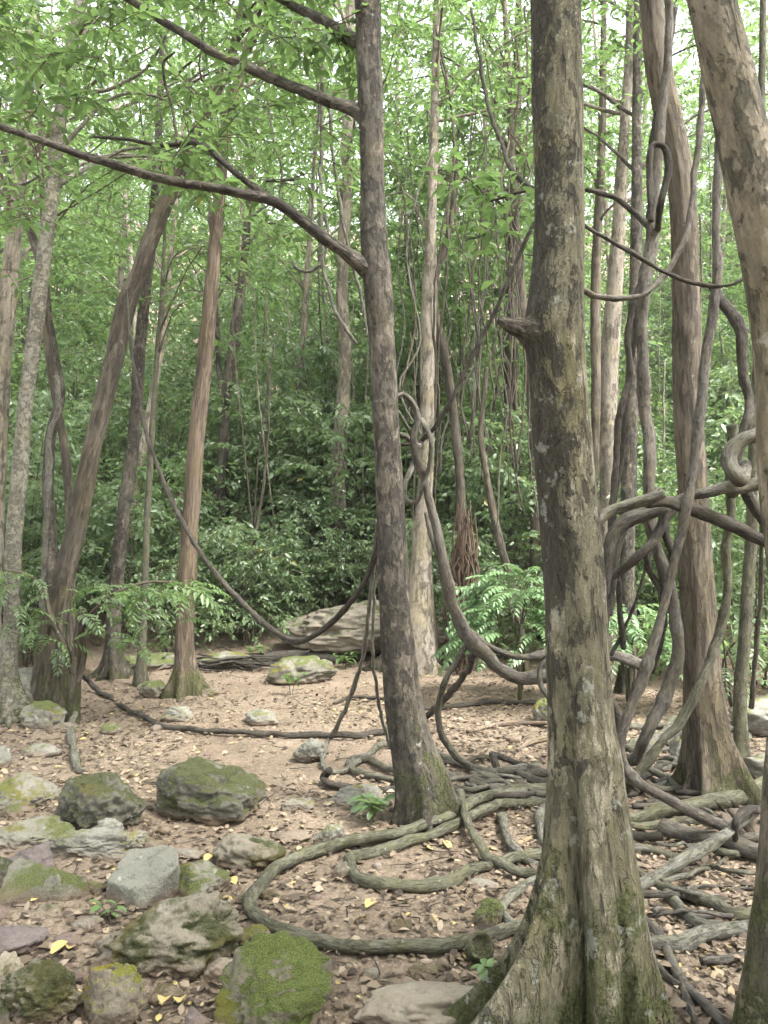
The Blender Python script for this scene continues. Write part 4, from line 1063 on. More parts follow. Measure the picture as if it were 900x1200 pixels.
rock('large rounded mossy boulder sitting alone on the path edge', 166, 306, 886, 974, 'moss_dark', 107, .1, 6, .75, .035, name='boulder', cat='boulder')
rock('dark green craggy boulder with a thin root touching its back', 66, 178, 900, 982, 'moss_dark', 105, .8, 6, .7, .09, name='boulder', cat='boulder')
rock('long pale whitish rock in front of the craggy dark boulder', 42, 178, 966, 1014, 'pale', 109, .85, 6, .45, .10)
rock('white upright lump behind the long pale rock', 108, 144, 957, 990, 'pale', 114, .8, 5, .8, .09)
rock('grey angular block with a flat tilted top', 128, 214, 994, 1068, 'grey', 118, 1.0, 6, .8, .025, rot=0.0, planes=[(-.25, -.5, 1, .52), (-.75, -1, -.1, .8), (.9, -.6, -.25, .75), (1, .3, .05, .85), (-1, .2, .1, .85), (0, 1, .2, .8), (0, 0, -1, .6), (.2, -.9, .3, .82)])
rock('low mossy slab behind the grey angular block', 188, 266, 1008, 1060, 'greymoss', 119, .6, 5, .8, .05)
rock('big earthy rock with mossy dark front in the foreground left', 116, 288, 1046, 1152, 'earthy', 123, .65, 6, .62, .06, name='boulder', cat='boulder')
rock('pale layered rock at the left edge above the brown mossy one', -12, 70, 906, 958, 'greymoss', 127, .9, 5, .9, .06)
rock('brown rock with mossy right end at the left edge', -20, 84, 955, 1004, 'greymoss', 128, .6, 5, .8, .05)
rock('dark purple brown rock wedged behind the greenish slab', 4, 62, 986, 1034, 'purple', 129, .8, 5, .8, .05)
rock('pointed greenish slab tilted up at the left', -6, 100, 1006, 1064, 'greymoss', 133, 1.0, 6, .55, .03, rot=0.0, planes=[(-.45, -.55, .8, .42), (.3, .4, .9, .5), (-1, 0, -.1, .95), (.9, -.5, .1, .9), (0, -1, 0, .6), (0, 1, 0, .8), (.6, 0, .5, .75), (0, 0, -1, .6)])
rock('dark mossy stone cut by the left frame edge', -30, 12, 1000, 1048, 'moss_dark', 134, .7, 5, .9, .05)
rock('flat purple grey stone at the left edge', -30, 54, 1076, 1130, 'purple', 135, .9, 5, .8, .03)
rock('pinkish small stone above the flat purple one', -10, 13, 1060, 1083, 'purple', 136, .8, 4, .8, .05)
rock('cream coloured stone at the lower left edge', -25, 26, 1118, 1170, 'cream', 137, .9, 5, .8, .05)
rock('brown lumpy rock at the bottom left', 4, 96, 1120, 1212, 'earthy', 138, .7, 6, .8, .08)
rock('dark small rock in the bottom left corner', -20, 16, 1165, 1215, 'moss_dark', 139, .7, 5, .8, .06)
rock('yellow green moss capped rock at the bottom left', 96, 178, 1116, 1212, 'moss_yellow', 140, .5, 6, .8, .05)
rock('bright green mossy boulder at the bottom', 254, 400, 1094, 1234, 'moss_bright', 141, .75, 6, .7, .05, name='boulder', cat='boulder')
rock('small smooth brown stone beside the bright mossy boulder', 232, 286, 1120, 1160, 'tan', 142, .4, 5, .8, .03)
rock('small mossy stone under the big loop beside the earthy rock', 270, 316, 1084, 1122, 'greymoss', 143, .6, 5, .8, .05)
rock('smooth tan boulder at the bottom centre', 415, 600, 1148, 1240, 'tan', 144, .35, 6, .7, .02, name='boulder', cat='boulder')
rock('smooth dark grey mound rock inside the loop left', 250, 338, 974, 1026, 'earthy', 145, .1, 5, .8, .02)
rock('pale rock with sharp edges left of the middle tree foot', 386, 452, 918, 952, 'pale', 146, .9, 5, .7, .06)
rock('small white stone left of the middle tree', 364, 402, 964, 996, 'pale', 147, .9, 5, .7, .08)
rock('flat white stone half buried beside the small white stone', 316, 366, 970, 990, 'pale', 148, .8, 4, .8, .06)
rock('flat grey slab on the path near the trailing liana', 344, 386, 864, 896, 'grey', 149, .9, 5, .8, .03)
rock('round grey boulder at the back of the clearing', 312, 394, 767, 805, 'greymoss', 150, .4, 5, .8, .04, name='boulder', cat='boulder')
rock('small pale rock in the clearing behind the trailing liana', 188, 228, 825, 849, 'pale', 151, .8, 5, .7, .05)
rock('low greenish rock beside the thin mossy sapling', 162, 204, 795, 821, 'greymoss', 152, .6, 5, .8, .05)
rock('pale low rock right of the small pale clearing rock', 288, 328, 830, 853, 'pale', 153, .7, 4, .7, .06)
rock('long low boulder behind the sapling at the back', 136, 208, 764, 790, 'greymoss', 154, .5, 5, .6, .04)
rock('rounded low boulder at the back right of the reddish tree', 232, 294, 762, 788, 'greymoss', 155, .5, 5, .6, .04)
rock('great sloping outcrop of bare rock at the back of the clearing', 330, 540, 700, 782, 'slope', 156, .3, 6, .6, .04, name='rock_outcrop', cat='outcrop', sink=.1)
rock('grey boulder behind the spotted tree', -25, 70, 772, 842, 'grey', 157, .6, 5, .7, .05, name='boulder', cat='boulder')
rock('mossy rock gripped by the roots of the leaning tree', 24, 76, 820, 858, 'greymoss', 158, .4, 5, .7, .06)
rock('mossy rock at the foot of the spotted tree', -14, 28, 815, 850, 'moss_boulder', 159, .4, 5, .7, .06)
rock('small mossy stone near the left shrub', 112, 142, 847, 864, 'greymoss', 160, .5, 4, .8, .05)
rock('grey stone at the left edge beyond the layered rock', -18, 13, 873, 906, 'grey', 161, .6, 4, .8, .05)
rock('greenish flat stone just behind the pale layered rock', 10, 46, 903, 918, 'greymoss', 162, .6, 4, .8, .05)
rock('big pale boulder behind the green grey stem at right', 858, 960, 812, 868, 'pale', 163, .5, 5, .8, .05, name='boulder', cat='boulder')
rock('pale slab below the big pale boulder at right', 868, 950, 876, 922, 'pale', 164, .8, 5, .8, .06)
rock('pale rock showing left of the wrapped tree foot', 778, 832, 846, 905, 'pale', 165, .5, 5, .8, .05)
rock('greenish rock touching the left side of the nearest tree far behind', 624, 668, 806, 850, 'greymoss', 166, .7, 5, .7, .05)
rock('knobbly stone between loop and nearest tree', 555, 598, 1050, 1090, 'greymoss', 167, .5, 5, .8, .08)
rock('small lichen stone under the arching liana', 543, 584, 1028, 1048, 'grey', 168, .7, 4, .8, .07)
rock('small brown stone in the hairpin bend', 388, 412, 1008, 1036, 'earthy', 169, .6, 4, .8, .06)
rock('flat earth stone in the middle of the great loop', 455, 482, 1076, 1096, 'earthy', 170, .5, 4, .8, .05)
rock('low pale stone near the path edge left', 22, 70, 870, 892, 'pale', 171, .6, 4, .8, .05)
rock('grey stone on the litter bed behind the yellow capped rock', 84, 108, 1138, 1156, 'purple', 172, .8, 4, .8, .05)
for i, (a_, b_, c_, d_) in enumerate([(798, 812, 1022, 1032), (812, 824, 1028, 1038), (822, 840, 1030, 1042), (846, 866, 1026, 1042), (806, 820, 1036, 1046), (828, 846, 1040, 1052)]):
    rock('rounded pebble in the small cluster under the propped pole', a_, b_, c_, d_, 'tan', 180 + i, .4, 3, .9, .03, name='pebble', cat='pebble', group='pebbles under the propped pole')
rg = np.random.default_rng(19)
for i, (a_, b_, c_, d_, m_, l_) in enumerate([
    (30, 75, 1060, 1085, 'earthy', 'flat brown stone sunk in the litter above the flat purple stone'), (88, 130, 1030, 1052, 'greymoss', 'half buried grey stone right of the pointed greenish slab'),
    (84, 122, 1072, 1098, 'grey', 'half buried grey stone left of the earthy rock'), (60, 100, 1094, 1120, 'purple', 'dull purple stone above the bottom left lumpy rock'),
    (168, 214, 1150, 1180, 'earthy', 'brown stone sunk between the yellow capped rock and the mossy boulder'), (150, 196, 980, 1000, 'pale', 'pale chip beside the grey angular block'),
    (200, 240, 990, 1010, 'grey', 'flat grey stone under the large rounded boulder'), (300, 345, 1040, 1062, 'earthy', 'sunken brown stone inside the left end of the loop'),
    (330, 372, 935, 955, 'greymoss', 'flat stone left of the pale sharp edged rock'), (0, 30, 938, 962, 'greymoss', 'small stone between the layered rock and the brown rock'),
    (56, 80, 985, 1003, 'grey', 'small grey stone at the left end of the long pale rock'), (210, 250, 1178, 1215, 'purple', 'dark stone at the bottom left of the bright mossy boulder'),
    (395, 430, 1130, 1152, 'earthy', 'brown stone right of the bright mossy boulder'), (478, 520, 1128, 1150, 'greymoss', 'mossy stone on the bank above the smooth tan boulder'),
    (20, 60, 1040, 1062, 'purple', 'thin dark slab under the pointed greenish slab'), (140, 175, 1108, 1128, 'earthy', 'knob of brown rock above the yellow capped rock'),
    (120, 160, 930, 958, 'pale', 'pale stone beside the craggy dark boulder'), (230, 262, 1040, 1060, 'grey', 'small grey stone behind the big earthy rock'),
    (60, 100, 845, 862, 'earthy', 'low stone behind the left shrub root'), (230, 262, 806, 820, 'earthy', 'low stone right of the reddish tree foot')]):
    rock(l_, a_, b_, c_, d_, m_, 300 + i, .9, 5, .8, .05, sink=.6)
for i in range(90):
    px = rg.uniform(0, 880); py = rg.uniform(830, 1190); w_ = rg.uniform(6, 20)
    rock('small loose stone lying on the leaf litter', px, px + w_, py, py + w_ * .55, ['earthy', 'pale', 'tan', 'grey', 'purple'][i % 5], 200 + i, .7, 3, .9, .05, name='loose_stone', cat='stone', group='loose stones on the litter')

# ------------------------------------------------------------------ background woods
def proto_tree(seed, h, r, cb, cr, ncl, mat, L=.13):
    rg = np.random.default_rng(seed)
    n = 7; pts = [np.array([0, 0, -.25])]
    lean = rg.normal(0, .05, 2); bx = rg.normal(0, .25, 2)
    for i in range(1, n + 1):
        t = i / n
        pts.append(np.array([lean[0] * h * t + bx[0] * math.sin(t * 3), lean[1] * h * t + bx[1] * math.sin(t * 2.6), h * t]))
    pts = np.array(pts); rad = np.linspace(r * 1.1, r * .3, n + 1)
    root = empty('forest_tree', (0, 0, 0))
    cl = crown_clusters((pts[-1][0], pts[-1][1], (cb + h) / 2 + .3), (cr, cr, (h - cb) / 2 + .4), ncl, seed, .1)
    axp, axr = spline(pts, rad, .2)
    parts = [tube(pts, rad, 14, .15, .08, .03, seed=seed, flute=auto_flare(np.zeros(3), r, seed), wob=.4)] + limb_parts(axp, axr, cl, 16, seed)
    link('trunk', bark_mesh('trunk', parts, M[mat], (0, 0, 0)), root)
    link('crown', leaf_mesh('crown', leaf_cloud(cl, .55, 5, 7, L, width=.23, rg=rg, tilt=.6), M['leaf']), root)
    return root
def proto_shrub(seed, h, r, ncl, L=.11, mat='leaf_low'):
    rg = np.random.default_rng(seed)
    root = empty('understorey_shrub', (0, 0, 0))
    cl = []
    for i in range(ncl):
        a = rg.uniform(0, 6.28); t = rg.uniform(.12, 1)**.8; rr = r * math.sqrt(rg.random()) * (1.05 - .5 * abs(t - .45))
        cl.append((math.cos(a) * rr, math.sin(a) * rr, h * t))
    cl = np.array(cl); parts = []
    for i in range(5):
        c = cl[rg.integers(ncl)]; c = np.array([c[0] * .6, c[1] * .6, h * rg.uniform(.7, 1)])
        parts.append(tube([np.array([rg.normal(0, .08), rg.normal(0, .08), -.15]), c * .5 + rg.normal(0, .1, 3) * [1, 1, 0], c], [.018, .013, .006], 6, .12, .1, .02, wob=.8, seed=seed + i))
    link('stem', bark_mesh('stem', parts, M['brown'], (0, 0, 0)), root)
    link('foliage', leaf_mesh('foliage', leaf_cloud(cl, .42, 5, 7, L, droop=.7, width=.24, rg=rg, tilt=.8), M[mat]), root)
    return root
PT = [proto_tree(301, 12, .085, 3.6, 2.3, 80, 'pale'), proto_tree(302, 14, .10, 4.5, 2.6, 84, 'brown'), proto_tree(303, 10, .06, 2.8, 1.9, 72, 'greyish'),
      proto_tree(304, 15, .10, 5.5, 2.5, 80, 'pale'), proto_tree(305, 9, .05, 2.2, 1.8, 72, 'darkbark')]
TL = [('pale slender tree in the leafy woods behind the clearing', 'pale trees in the woods behind'), ('brown tall tree in the leafy woods behind the clearing', 'brown trees in the woods behind'),
      ('thin grey tree in the leafy woods behind the clearing', 'grey trees in the woods behind'), ('tall pale tree with high leaves far back in the woods', 'tall pale trees in the woods behind'),
      ('thin dark tree in the leafy woods behind the clearing', 'dark trees in the woods behind')]
PS = [proto_shrub(401, 2.2, 1.0, 75, .105), proto_shrub(402, 3.2, 1.1, 88, .115), proto_shrub(403, 1.4, .9, 58, .09), proto_shrub(404, 4.6, 1.2, 95, .12), proto_shrub(405, 2.8, 1.0, 75, .10, 'leaf'), proto_shrub(406, 6.0, 1.3, 80, .13, 'leaf')]
SL = [('leafy waist high shrub in the undergrowth at the forest edge', 'waist high shrubs in the undergrowth'), ('tall leafy shrub in the undergrowth at the forest edge', 'tall shrubs in the undergrowth'),
      ('low spreading shrub in the undergrowth at the forest edge', 'low shrubs in the undergrowth'), ('sapling sized shrub rising from the undergrowth', 'sapling shrubs in the undergrowth'),
      ('light green shrub in the undergrowth at the forest edge', 'light green shrubs in the undergrowth'),
      ('tall light green sapling rising from the undergrowth', 'light green saplings in the undergrowth')]
usedT, usedS = set(), set()
def place(protos, labels, used, k, x, y, sc, cat, rg):
    loc = (x, y, float(H(x, y)) - .03); rz = rg.uniform(0, 6.28)
    if k not in used:
        used.add(k); o = protos[k]; o.location = loc; o.rotation_euler = (0, 0, rz); o.scale = (sc,) * 3
    else: o = dup(protos[k], loc, rz, sc)
    return tag(o, labels[k][0], cat, labels[k][1])
rg = np.random.default_rng(23)
placed = []
def spots(n, y0, y1, gap, marg=2.0):
    out = []; tries = 0
    while len(out) < n and tries < n * 60:
        tries += 1
        y = y0 + (y1 - y0) * rg.random(); x = rg.uniform(-1, 1) * (.52 * y + marg)
        if all((x - a)**2 + (y - b)**2 > gap * gap for a, b in out): out.append((x, y))
    return out
for x, y in spots(14, 12, 18, 2.2): place(PT, TL, usedT, int(rg.integers(5)), x, y, rg.uniform(.85, 1.15), 'tree', rg)
for x, y in spots(26, 18, 30, 2.8): place(PT, TL, usedT, int(rg.integers(5)), x, y, rg.uniform(.95, 1.3), 'tree', rg)
for x, y in spots(16, 30, 52, 4.2): place(PT, TL, usedT, int(rg.integers(5)), x, y, rg.uniform(1.1, 1.6), 'tree', rg)
for x, y in spots(46, 10.6, 14.5, .9, 1):
    if abs(x + .8) < 1.2 and y < 12.5: continue
    place(PS, SL, usedS, int(rg.choice([0, 0, 1, 2, 2, 4])), x, y, rg.uniform(.7, 1.1), 'shrub', rg)
for x, y in spots(80, 13, 24, 1.1): place(PS, SL, usedS, int(rg.choice([0, 1, 1, 3, 4, 4, 5])), x, y, rg.uniform(.9, 1.4), 'shrub', rg)
for x, y in spots(46, 24, 42, 1.8): place(PS, SL, usedS, int(rg.choice([1, 3, 5])), x, y, rg.uniform(1.3, 2.0), 'shrub', rg)
# the woods go on unseen behind the viewer, added to shade the foreground
for x, y, k, sc in [(3.0, -1.4, 1, .95), (5.4, .4, 0, .95), (2.2, -2.6, 3, .9), (4.2, -2.6, 4, 1.1), (1.0, -1.6, 0, .95), (5.6, -2.0, 1, .9), (-2.5, -3.2, 1, 1), (1.8, -4.0, 0, 1), (4.6, -1.0, 2, .95), (-5.2, -1.5, 0, 1), (-.4, -6.5, 4, 1.1), (4.0, -6.5, 1, 1), (-4.6, -6.8, 2, 1.1), (7, -3.5, 0, 1), (-8, -4.5, 1, 1), (6.4, 2.2, 4, 1), (-6.2, 2.6, 2, .95), (1.5, -9.5, 0, 1.1), (-2.8, -10.5, 1, 1.1), (7.5, -9, 0, 1.1), (-8.5, -10, 2, 1.2)]:
    tag(place(PT, TL, usedT, k, x, y, sc, 'tree', rg), 'unseen forest tree added behind the viewpoint for shade', None, 'unseen shade trees behind the viewpoint')
for x, y, k, sc in [(-2, -4.5, 3, 1), (0, -5.2, 5, .9), (2.6, -5.5, 3, 1), (-4.4, -4, 5, 1), (5.5, -4, 3, 1), (-6.5, -.5, 5, .9), (6.6, .5, 5, .9), (-1, -8, 5, 1), (3, -8.5, 5, 1.1)]:
    tag(place(PS, SL, usedS, k, x, y, sc, 'shrub', rg), 'unseen leafy shrub added behind the viewpoint', None, 'unseen shrubs behind the viewpoint')
# thin pale stems standing in the undergrowth
for i in range(34):
    px = rg.uniform(235, 435) if i < 16 else (rg.uniform(470, 625) if i < 28 else rg.uniform(690, 890))
    y = rg.uniform(10.8, 17); x = (px - 450) / FPX * y; z0 = float(H(x, y)); h_ = rg.uniform(3.5, 8); lx, ly = rg.normal(0, .07, 2); r_ = rg.uniform(.012, .032)
    q = [np.array([x + lx * h_ * t + .12 * math.sin(t * 4 + i), y + ly * h_ * t, z0 - .1 + h_ * t]) for t in np.linspace(0, 1, 6)]
    me = bark_mesh('bare_sapling', [tube(q, np.linspace(r_, r_ * .5, 6), 8, .1, .1, .02, wob=.8, seed=i)], M[['pale', 'greyish', 'pale', 'brown'][i % 4]], q[0])
    tag(link('bare_sapling', me, None, q[0]), 'thin bare pale sapling standing among the leaves of the undergrowth', 'sapling', 'thin bare saplings in the undergrowth')
# flanks, nearer
for x, y, k, sc in [(-2.0, 11.0, 2, .8), (-1.5, 11.5, 2, .9), (-2.5, 11.3, 0, .7), (-.6, 11.8, 2, .8), (-1.0, 12.1, 0, .8), (-1.9, 12.0, 2, .9), (-1.2, 12.9, 0, .8), (-.5, 12.6, 2, .9), (.1, 12.0, 2, .9), (-.9, 14.0, 1, .9), (-1.7, 13.6, 4, .9), (-.1, 13.6, 0, .9), (-5.6, 9.2, 1, .8), (-6.3, 8.0, 0, .9), (-4.6, 9.9, 0, .7), (-5.0, 10.6, 3, .8), (4.2, 8.6, 1, .75), (4.8, 7.6, 0, .8), (3.3, 9.3, 4, .9), (5.2, 9.6, 3, .9), (2.6, 9.8, 2, 1.0), (5.6, 6.6, 4, .9), (3.9, 10.3, 1, .9), (1.6, 10.0, 2, .9), (-2.9, 10.3, 2, .9), (-1.9, 10.6, 0, .8), (.7, 10.4, 0, .8)]:
    place(PS, SL, usedS, k, x, y, sc, 'shrub', rg)

# ------------------------------------------------------------------ nearer plants
FR = [frond_mesh('frond', .55, 8, .10, .2, .45, 'leaf_bright', 1), frond_mesh('frond', .48, 7, .095, .2, .6, 'leaf_bright', 2)]
FB = [frond_mesh('frond', .55, 8, .10, .22, .45, 'fern', 11), frond_mesh('frond', .48, 8, .095, .22, .6, 'fern', 12)]
FD = [frond_mesh('frond', .55, 9, .10, .2, .5, 'leaf_low', 3), frond_mesh('frond', .45, 8, .09, .2, .7, 'leaf_low', 4)]
def frond_bush(name, label, base, n, h, r, meshes, seed, sc=1.0, stem=True):
    rg = np.random.default_rng(seed)
    root = empty(name, base, label, 'shrub')
    if stem:
        parts = [tube([np.array([0, 0, -.1]), np.array([rg.normal(0, .04), rg.normal(0, .04), h * .5]), np.array([math.cos(a) * r * .3, math.sin(a) * r * .3, h * .85])], [.012, .010, .005], 6, .08, .1, .02, wob=.6, seed=seed + i) for i, a in enumerate(np.linspace(0, 5, 5))]
        link('stem', bark_mesh('stem', parts, M['brown'], (0, 0, 0)), root)
    for i in range(n):
        a = rg.uniform(0, 6.28); t = rg.random()
        rr = r * math.sqrt(t) * .75; z = h * (1 - .55 * t) * rg.uniform(.75, 1.0)
        o = link('frond', meshes[i % len(meshes)], root, (math.cos(a) * rr, math.sin(a) * rr, z), (rg.normal(0, .2), rg.normal(0, .2), a + rg.normal(0, .5)))
        k = sc * rg.uniform(.75, 1.2); o.scale = (k, k, k)
    return root
b0 = P(608, 748, 7.5); b0[2] = float(H(b0[0], b0[1]))
frond_bush('fern_bush', 'dense light green bush with feathery leaves left of the nearest tree', b0, 210, 1.38, .66, FB, 1, .75)
b0 = P(735, 760, 7.4); b0[2] = float(H(b0[0], b0[1]))
frond_bush('fern_bush', 'light green feathery bush right of the nearest tree under the lianas', b0, 90, 1.0, .65, FB + FR, 2, .75)
b0 = P(860, 770, 7.0); b0[2] = float(H(b0[0], b0[1]))
frond_bush('fern_bush', 'feathery bush behind the green grey stem at right', b0, 50, .95, .6, FD, 3, .75)
# left shrub with arching sprays
b0 = G(88, 845)
root = empty('left_shrub', b0, 'small dark stemmed shrub with arching sprays of leaves in front of the leaning brown tree', 'shrub')
Ys = b0[1]
def rel(px, py, dy=0): return P(px, py, Ys + dy) - b0
sp = lambda l, h0, h1, sd: tube([rel(*q) for q in l], np.linspace(m_of(h0, b0), m_of(h1, b0), len(l)), 10, .03, .12, .04, .2, .4, sd)
link('stem', bark_mesh('stem', [sp([(88, 850), (89, 820), (87, 790), (91, 750), (95, 715)], 9, 4, 1), sp([(86, 790), (78, 765), (66, 735), (58, 715), (52, 690)], 4.5, 2.5, 2), sp([(90, 800), (96, 780), (98, 750), (97, 720)], 4, 2, 3), sp([(92, 745), (110, 715, -.2), (135, 695, -.3), (165, 684, -.35), (200, 682, -.4), (232, 688, -.4)], 2.4, 1, 4), sp([(52, 692), (30, 672, -.2), (5, 668, -.3)], 2, 1, 5)], M['brown'], (0, 0, 0)), root)
rg = np.random.default_rng(4)
sprays = [(100 + 13 * i, 708 - 20 * math.sin(min(1, i / 7) * 1.5), -.2 - .03 * i, 0) for i in range(11)] + [(60 - 9 * i, 690 - 3 * i, -.1 - .04 * i, math.pi) for i in range(7)]
for i, (px, py, dy, a) in enumerate(sprays):
    for k in range(3):
        o = link('frond', (FR if px > 120 else FD)[(i + k) % 2], root, rel(px + rg.normal(0, 5), py + rg.normal(0, 6), dy + rg.normal(0, .15)), (rg.normal(0, .25), rg.normal(.15, .2), a + rg.normal(0, .9)))
        s_ = rg.uniform(.5, .85); o.scale = (s_,) * 3
for i in range(64):
    o = link('frond', (FD + FR)[i % 4], root, rel(rg.uniform(10, 215), rg.uniform(682, 765), rg.uniform(-.3, .5)), (rg.normal(0, .3), rg.normal(.1, .3), rg.uniform(0, 6.28)))
    s_ = rg.uniform(.4, .7); o.scale = (s_,) * 3
# seedlings
def leaf_one(name, L, w, mat, seed):
    rg = np.random.default_rng(seed); V = []; n = 6
    for i in range(n + 1):
        t = i / n; ww = w * math.sin(math.pi * min(1, t * .92 + .05))**.8 * (1 if i < n else .02)
        z = .25 * L * t - .35 * L * t * t
        V += [(L * t, ww, z + ww * .35), (L * t, 0, z), (L * t, -ww, z + ww * .35)]
    F = [(i * 3 + k, i * 3 + k + 1, i * 3 + k + 4, i * 3 + k + 3) for i in range(n) for k in (0, 1)]
    return mesh_of(name, V, [np.array(F)], M[mat], {'lv': np.full(len(V), rg.uniform(.3, .8))})
LF = [leaf_one('leaf', .075, .017, 'leaf_bright', 1), leaf_one('leaf', .06, .014, 'leaf_bright', 2), leaf_one('leaf', .075, .018, 'leaf_low', 3)]
def seedling(label, base, h, nl, r, sc, seed, mats=(0, 1)):
    rg = np.random.default_rng(seed); root = empty('seedling', base, label, 'seedling')
    parts = []
    for s_ in range(3):
        a = s_ * 2.1 + rg.uniform(0, 1); e_ = np.array([math.cos(a) * r * .6, math.sin(a) * r * .6, h])
        parts.append(tube([np.array([0, 0, -.03]), e_ * .5 + [0, 0, h * .15], e_], [.004, .003, .0015], 5, .02, .1, .02, seed=seed + s_))
        for i in range(nl // 3):
            t = rg.uniform(.35, 1); p = e_ * t + [0, 0, h * .12 * math.sin(t * 3)]
            o = link('leaf', LF[mats[i % len(mats)]], root, p, (rg.normal(0, .3), rg.normal(.1, .3), rg.uniform(0, 6.28))); k = sc * rg.uniform(.7, 1.2); o.scale = (k,) * 3
    link('stem', bark_mesh('stem', parts, M['liana_green'], (0, 0, 0)), root)
seedling('bright green seedling growing between the buttress roots', G(592, 1160), .07, 24, .13, .9, 1)
seedling('dark green seedling at the left foot of the middle tree', G(438, 968), .15, 30, .13, 1.2, 2, (2,))
seedling('tiny seedling in front of the round back boulder', G(341, 815), .22, 21, .16, 1.4, 3)
seedling('tiny green seedling by the grey angular block', G(129, 1078), .05, 9, .06, .8, 4)
seedling('low seedling beside the back log', G(405, 783), .2, 24, .25, 1.6, 5)
seedling('low seedling left of the back boulder', G(300, 775), .2, 18, .25, 1.6, 6)
# leafy twig on the nearest tree, left side, and dark thin branches
bt = t1.location
rg = np.random.default_rng(6)
twl = [[(640, 226, 2.6), (612, 224, 2.7), (590, 231, 2.75), (575, 236, 2.8), (562, 222, 2.85), (545, 207, 2.9), (525, 198, 2.95)], [(578, 236, 2.8), (580, 262, 2.75), (566, 275, 2.7), (545, 282, 2.7)],
       [(640, 235, 2.6), (606, 205, 2.8), (588, 172, 2.9), (574, 130, 3.0), (562, 70, 3.1), (552, 10, 3.2)]]
bp = [tube([P(*q) for q in l], np.linspace(w0, w1, len(l)), 8, .02, .1, .03, .3, .6, i) for i, (l, (w0, w1)) in enumerate(zip(twl, [(.006, .002), (.003, .0015), (.011, .006)]))]
br = link('leafy_branch', bark_mesh('leafy_branch', bp, M['liana_dark'], bt), t1)
LB = [leaf_one('leaf', .062, .014, 'leaf_bright', 5), leaf_one('leaf', .055, .013, 'leaf', 6)]
for i in range(150):
    l = twl[0] if i % 3 else twl[1]; k = rg.integers(1, len(l)); a, b = P(*l[k - 1]), P(*l[k]); p = a + (b - a) * rg.random() + rg.normal(0, .06, 3)
    o = link('leaf', LB[i % 2], br, p - np.array(bt), (rg.normal(0, .4), rg.normal(.3, .3), rg.uniform(0, 6.28))); k = rg.uniform(.7, 1.15); o.scale = (k,) * 3

# ------------------------------------------------------------------ litter
def litter(n, seed, y0, y1, L0, L1, dens):
    rg = np.random.default_rng(seed)
    y = y0 + (y1 - y0) * rg.random(n * 3)**1.5; x = rg.uniform(-1, 1, n * 3) * (.55 * y + .8)
    k = dens(x, y) > rg.random(n * 3); x, y = x[k][:n], y[k][:n]; m = len(x)
    z = H(x, y) + .010 * fbm(x * 5, y * 5, 0, 41, 4) + .006 * noise(x * 22, y * 22, 0, 8) + rg.uniform(.004, .018, m)
    a = rg.uniform(0, 6.28, m); d = np.stack([np.cos(a), np.sin(a), rg.normal(0, .18, m)], -1)
    nm = rg.normal(0, .28, (m, 3)); nm[:, 2] += 1; nm = unit(nm - d * (nm * d).sum(1, keepdims=True)); w = np.cross(d, nm)
    s = (L0 + (L1 - L0) * rg.random(m)**1.8)[:, None]; wd = rg.uniform(.2, .36, m)[:, None]; cu = rg.uniform(-.05, .22, m)[:, None]; p = np.stack([x, y, z], -1)
    bd = rg.uniform(-.16, .16, m)[:, None]
    V = np.stack([p - d * s * .5, p - d * s * .2 + w * s * wd * .9 + nm * s * cu, p + d * s * .15 + w * s * (wd * .8 + bd * .3) + nm * s * cu * 1.1, p + d * s * .5 + w * s * bd + nm * s * cu * .5,
                  p + d * s * .15 - w * s * (wd * .8 - bd * .3) + nm * s * cu * 1.1, p - d * s * .2 - w * s * wd * .9 + nm * s * cu], 1).reshape(-1, 3)
    b = (np.arange(m) * 6)[:, None]
    lv = np.clip(rg.beta(1.5, 2.2, m) + .12 * noise(x * .8, y * .8, 0, 9), 0, .99); lv = np.where(rg.random(m) < .02, 1.0, np.minimum(lv, .86))
    return mesh_of('leaf_litter', V, [np.concatenate([b + [0, 1, 5], b + [1, 2, 4], b + [1, 4, 5], b + [2, 3, 4]])], M['litter'], {'lv': np.repeat(lv, 6)}, smooth=False)
def dens(x, y):
    path = np.exp(-((x + .9 + .12 * (y - 5))**2) / .5) * (y > 4.2)      # trodden bare earth
    return np.clip(.55 + .45 * noise(x * 1.3, y * 1.3, 0, 55) + .35 * (x > .2) - .55 * path, .04, 1)
tag(link('leaf_litter', litter(70000, 3, 1.5, 12.5, .012, .062, dens)), 'brown and tan fallen leaves covering the ground', 'leaf litter', kind='stuff')
# gravel
rg = np.random.default_rng(31)
dv, df = ico(1)
n = 2600
y = 1.6 + 8 * rg.random(n)**1.4; x = rg.uniform(-1, 1, n) * (.55 * y + .5); z = H(x, y) + .01 * fbm(x * 5, y * 5, 0, 41, 4)
sc = rg.uniform(.004, .02, n)**1.0
V = (dv[None] * (1 + rg.normal(0, .16, (n, len(dv), 1)))) * np.stack([sc * rg.uniform(.8, 1.5, n), sc * rg.uniform(.8, 1.5, n), sc * .6], -1)[:, None] + np.stack([x, y, z], -1)[:, None]
F = (df[None] + (np.arange(n) * len(dv))[:, None, None]).reshape(-1, 3)
tag(link('gravel', mesh_of('gravel', V.reshape(-1, 3), [F], M['litter'], {'lv': np.repeat(rg.uniform(.2, .8, n), len(dv))})), 'small stones scattered over the bare earth', 'gravel', kind='stuff')
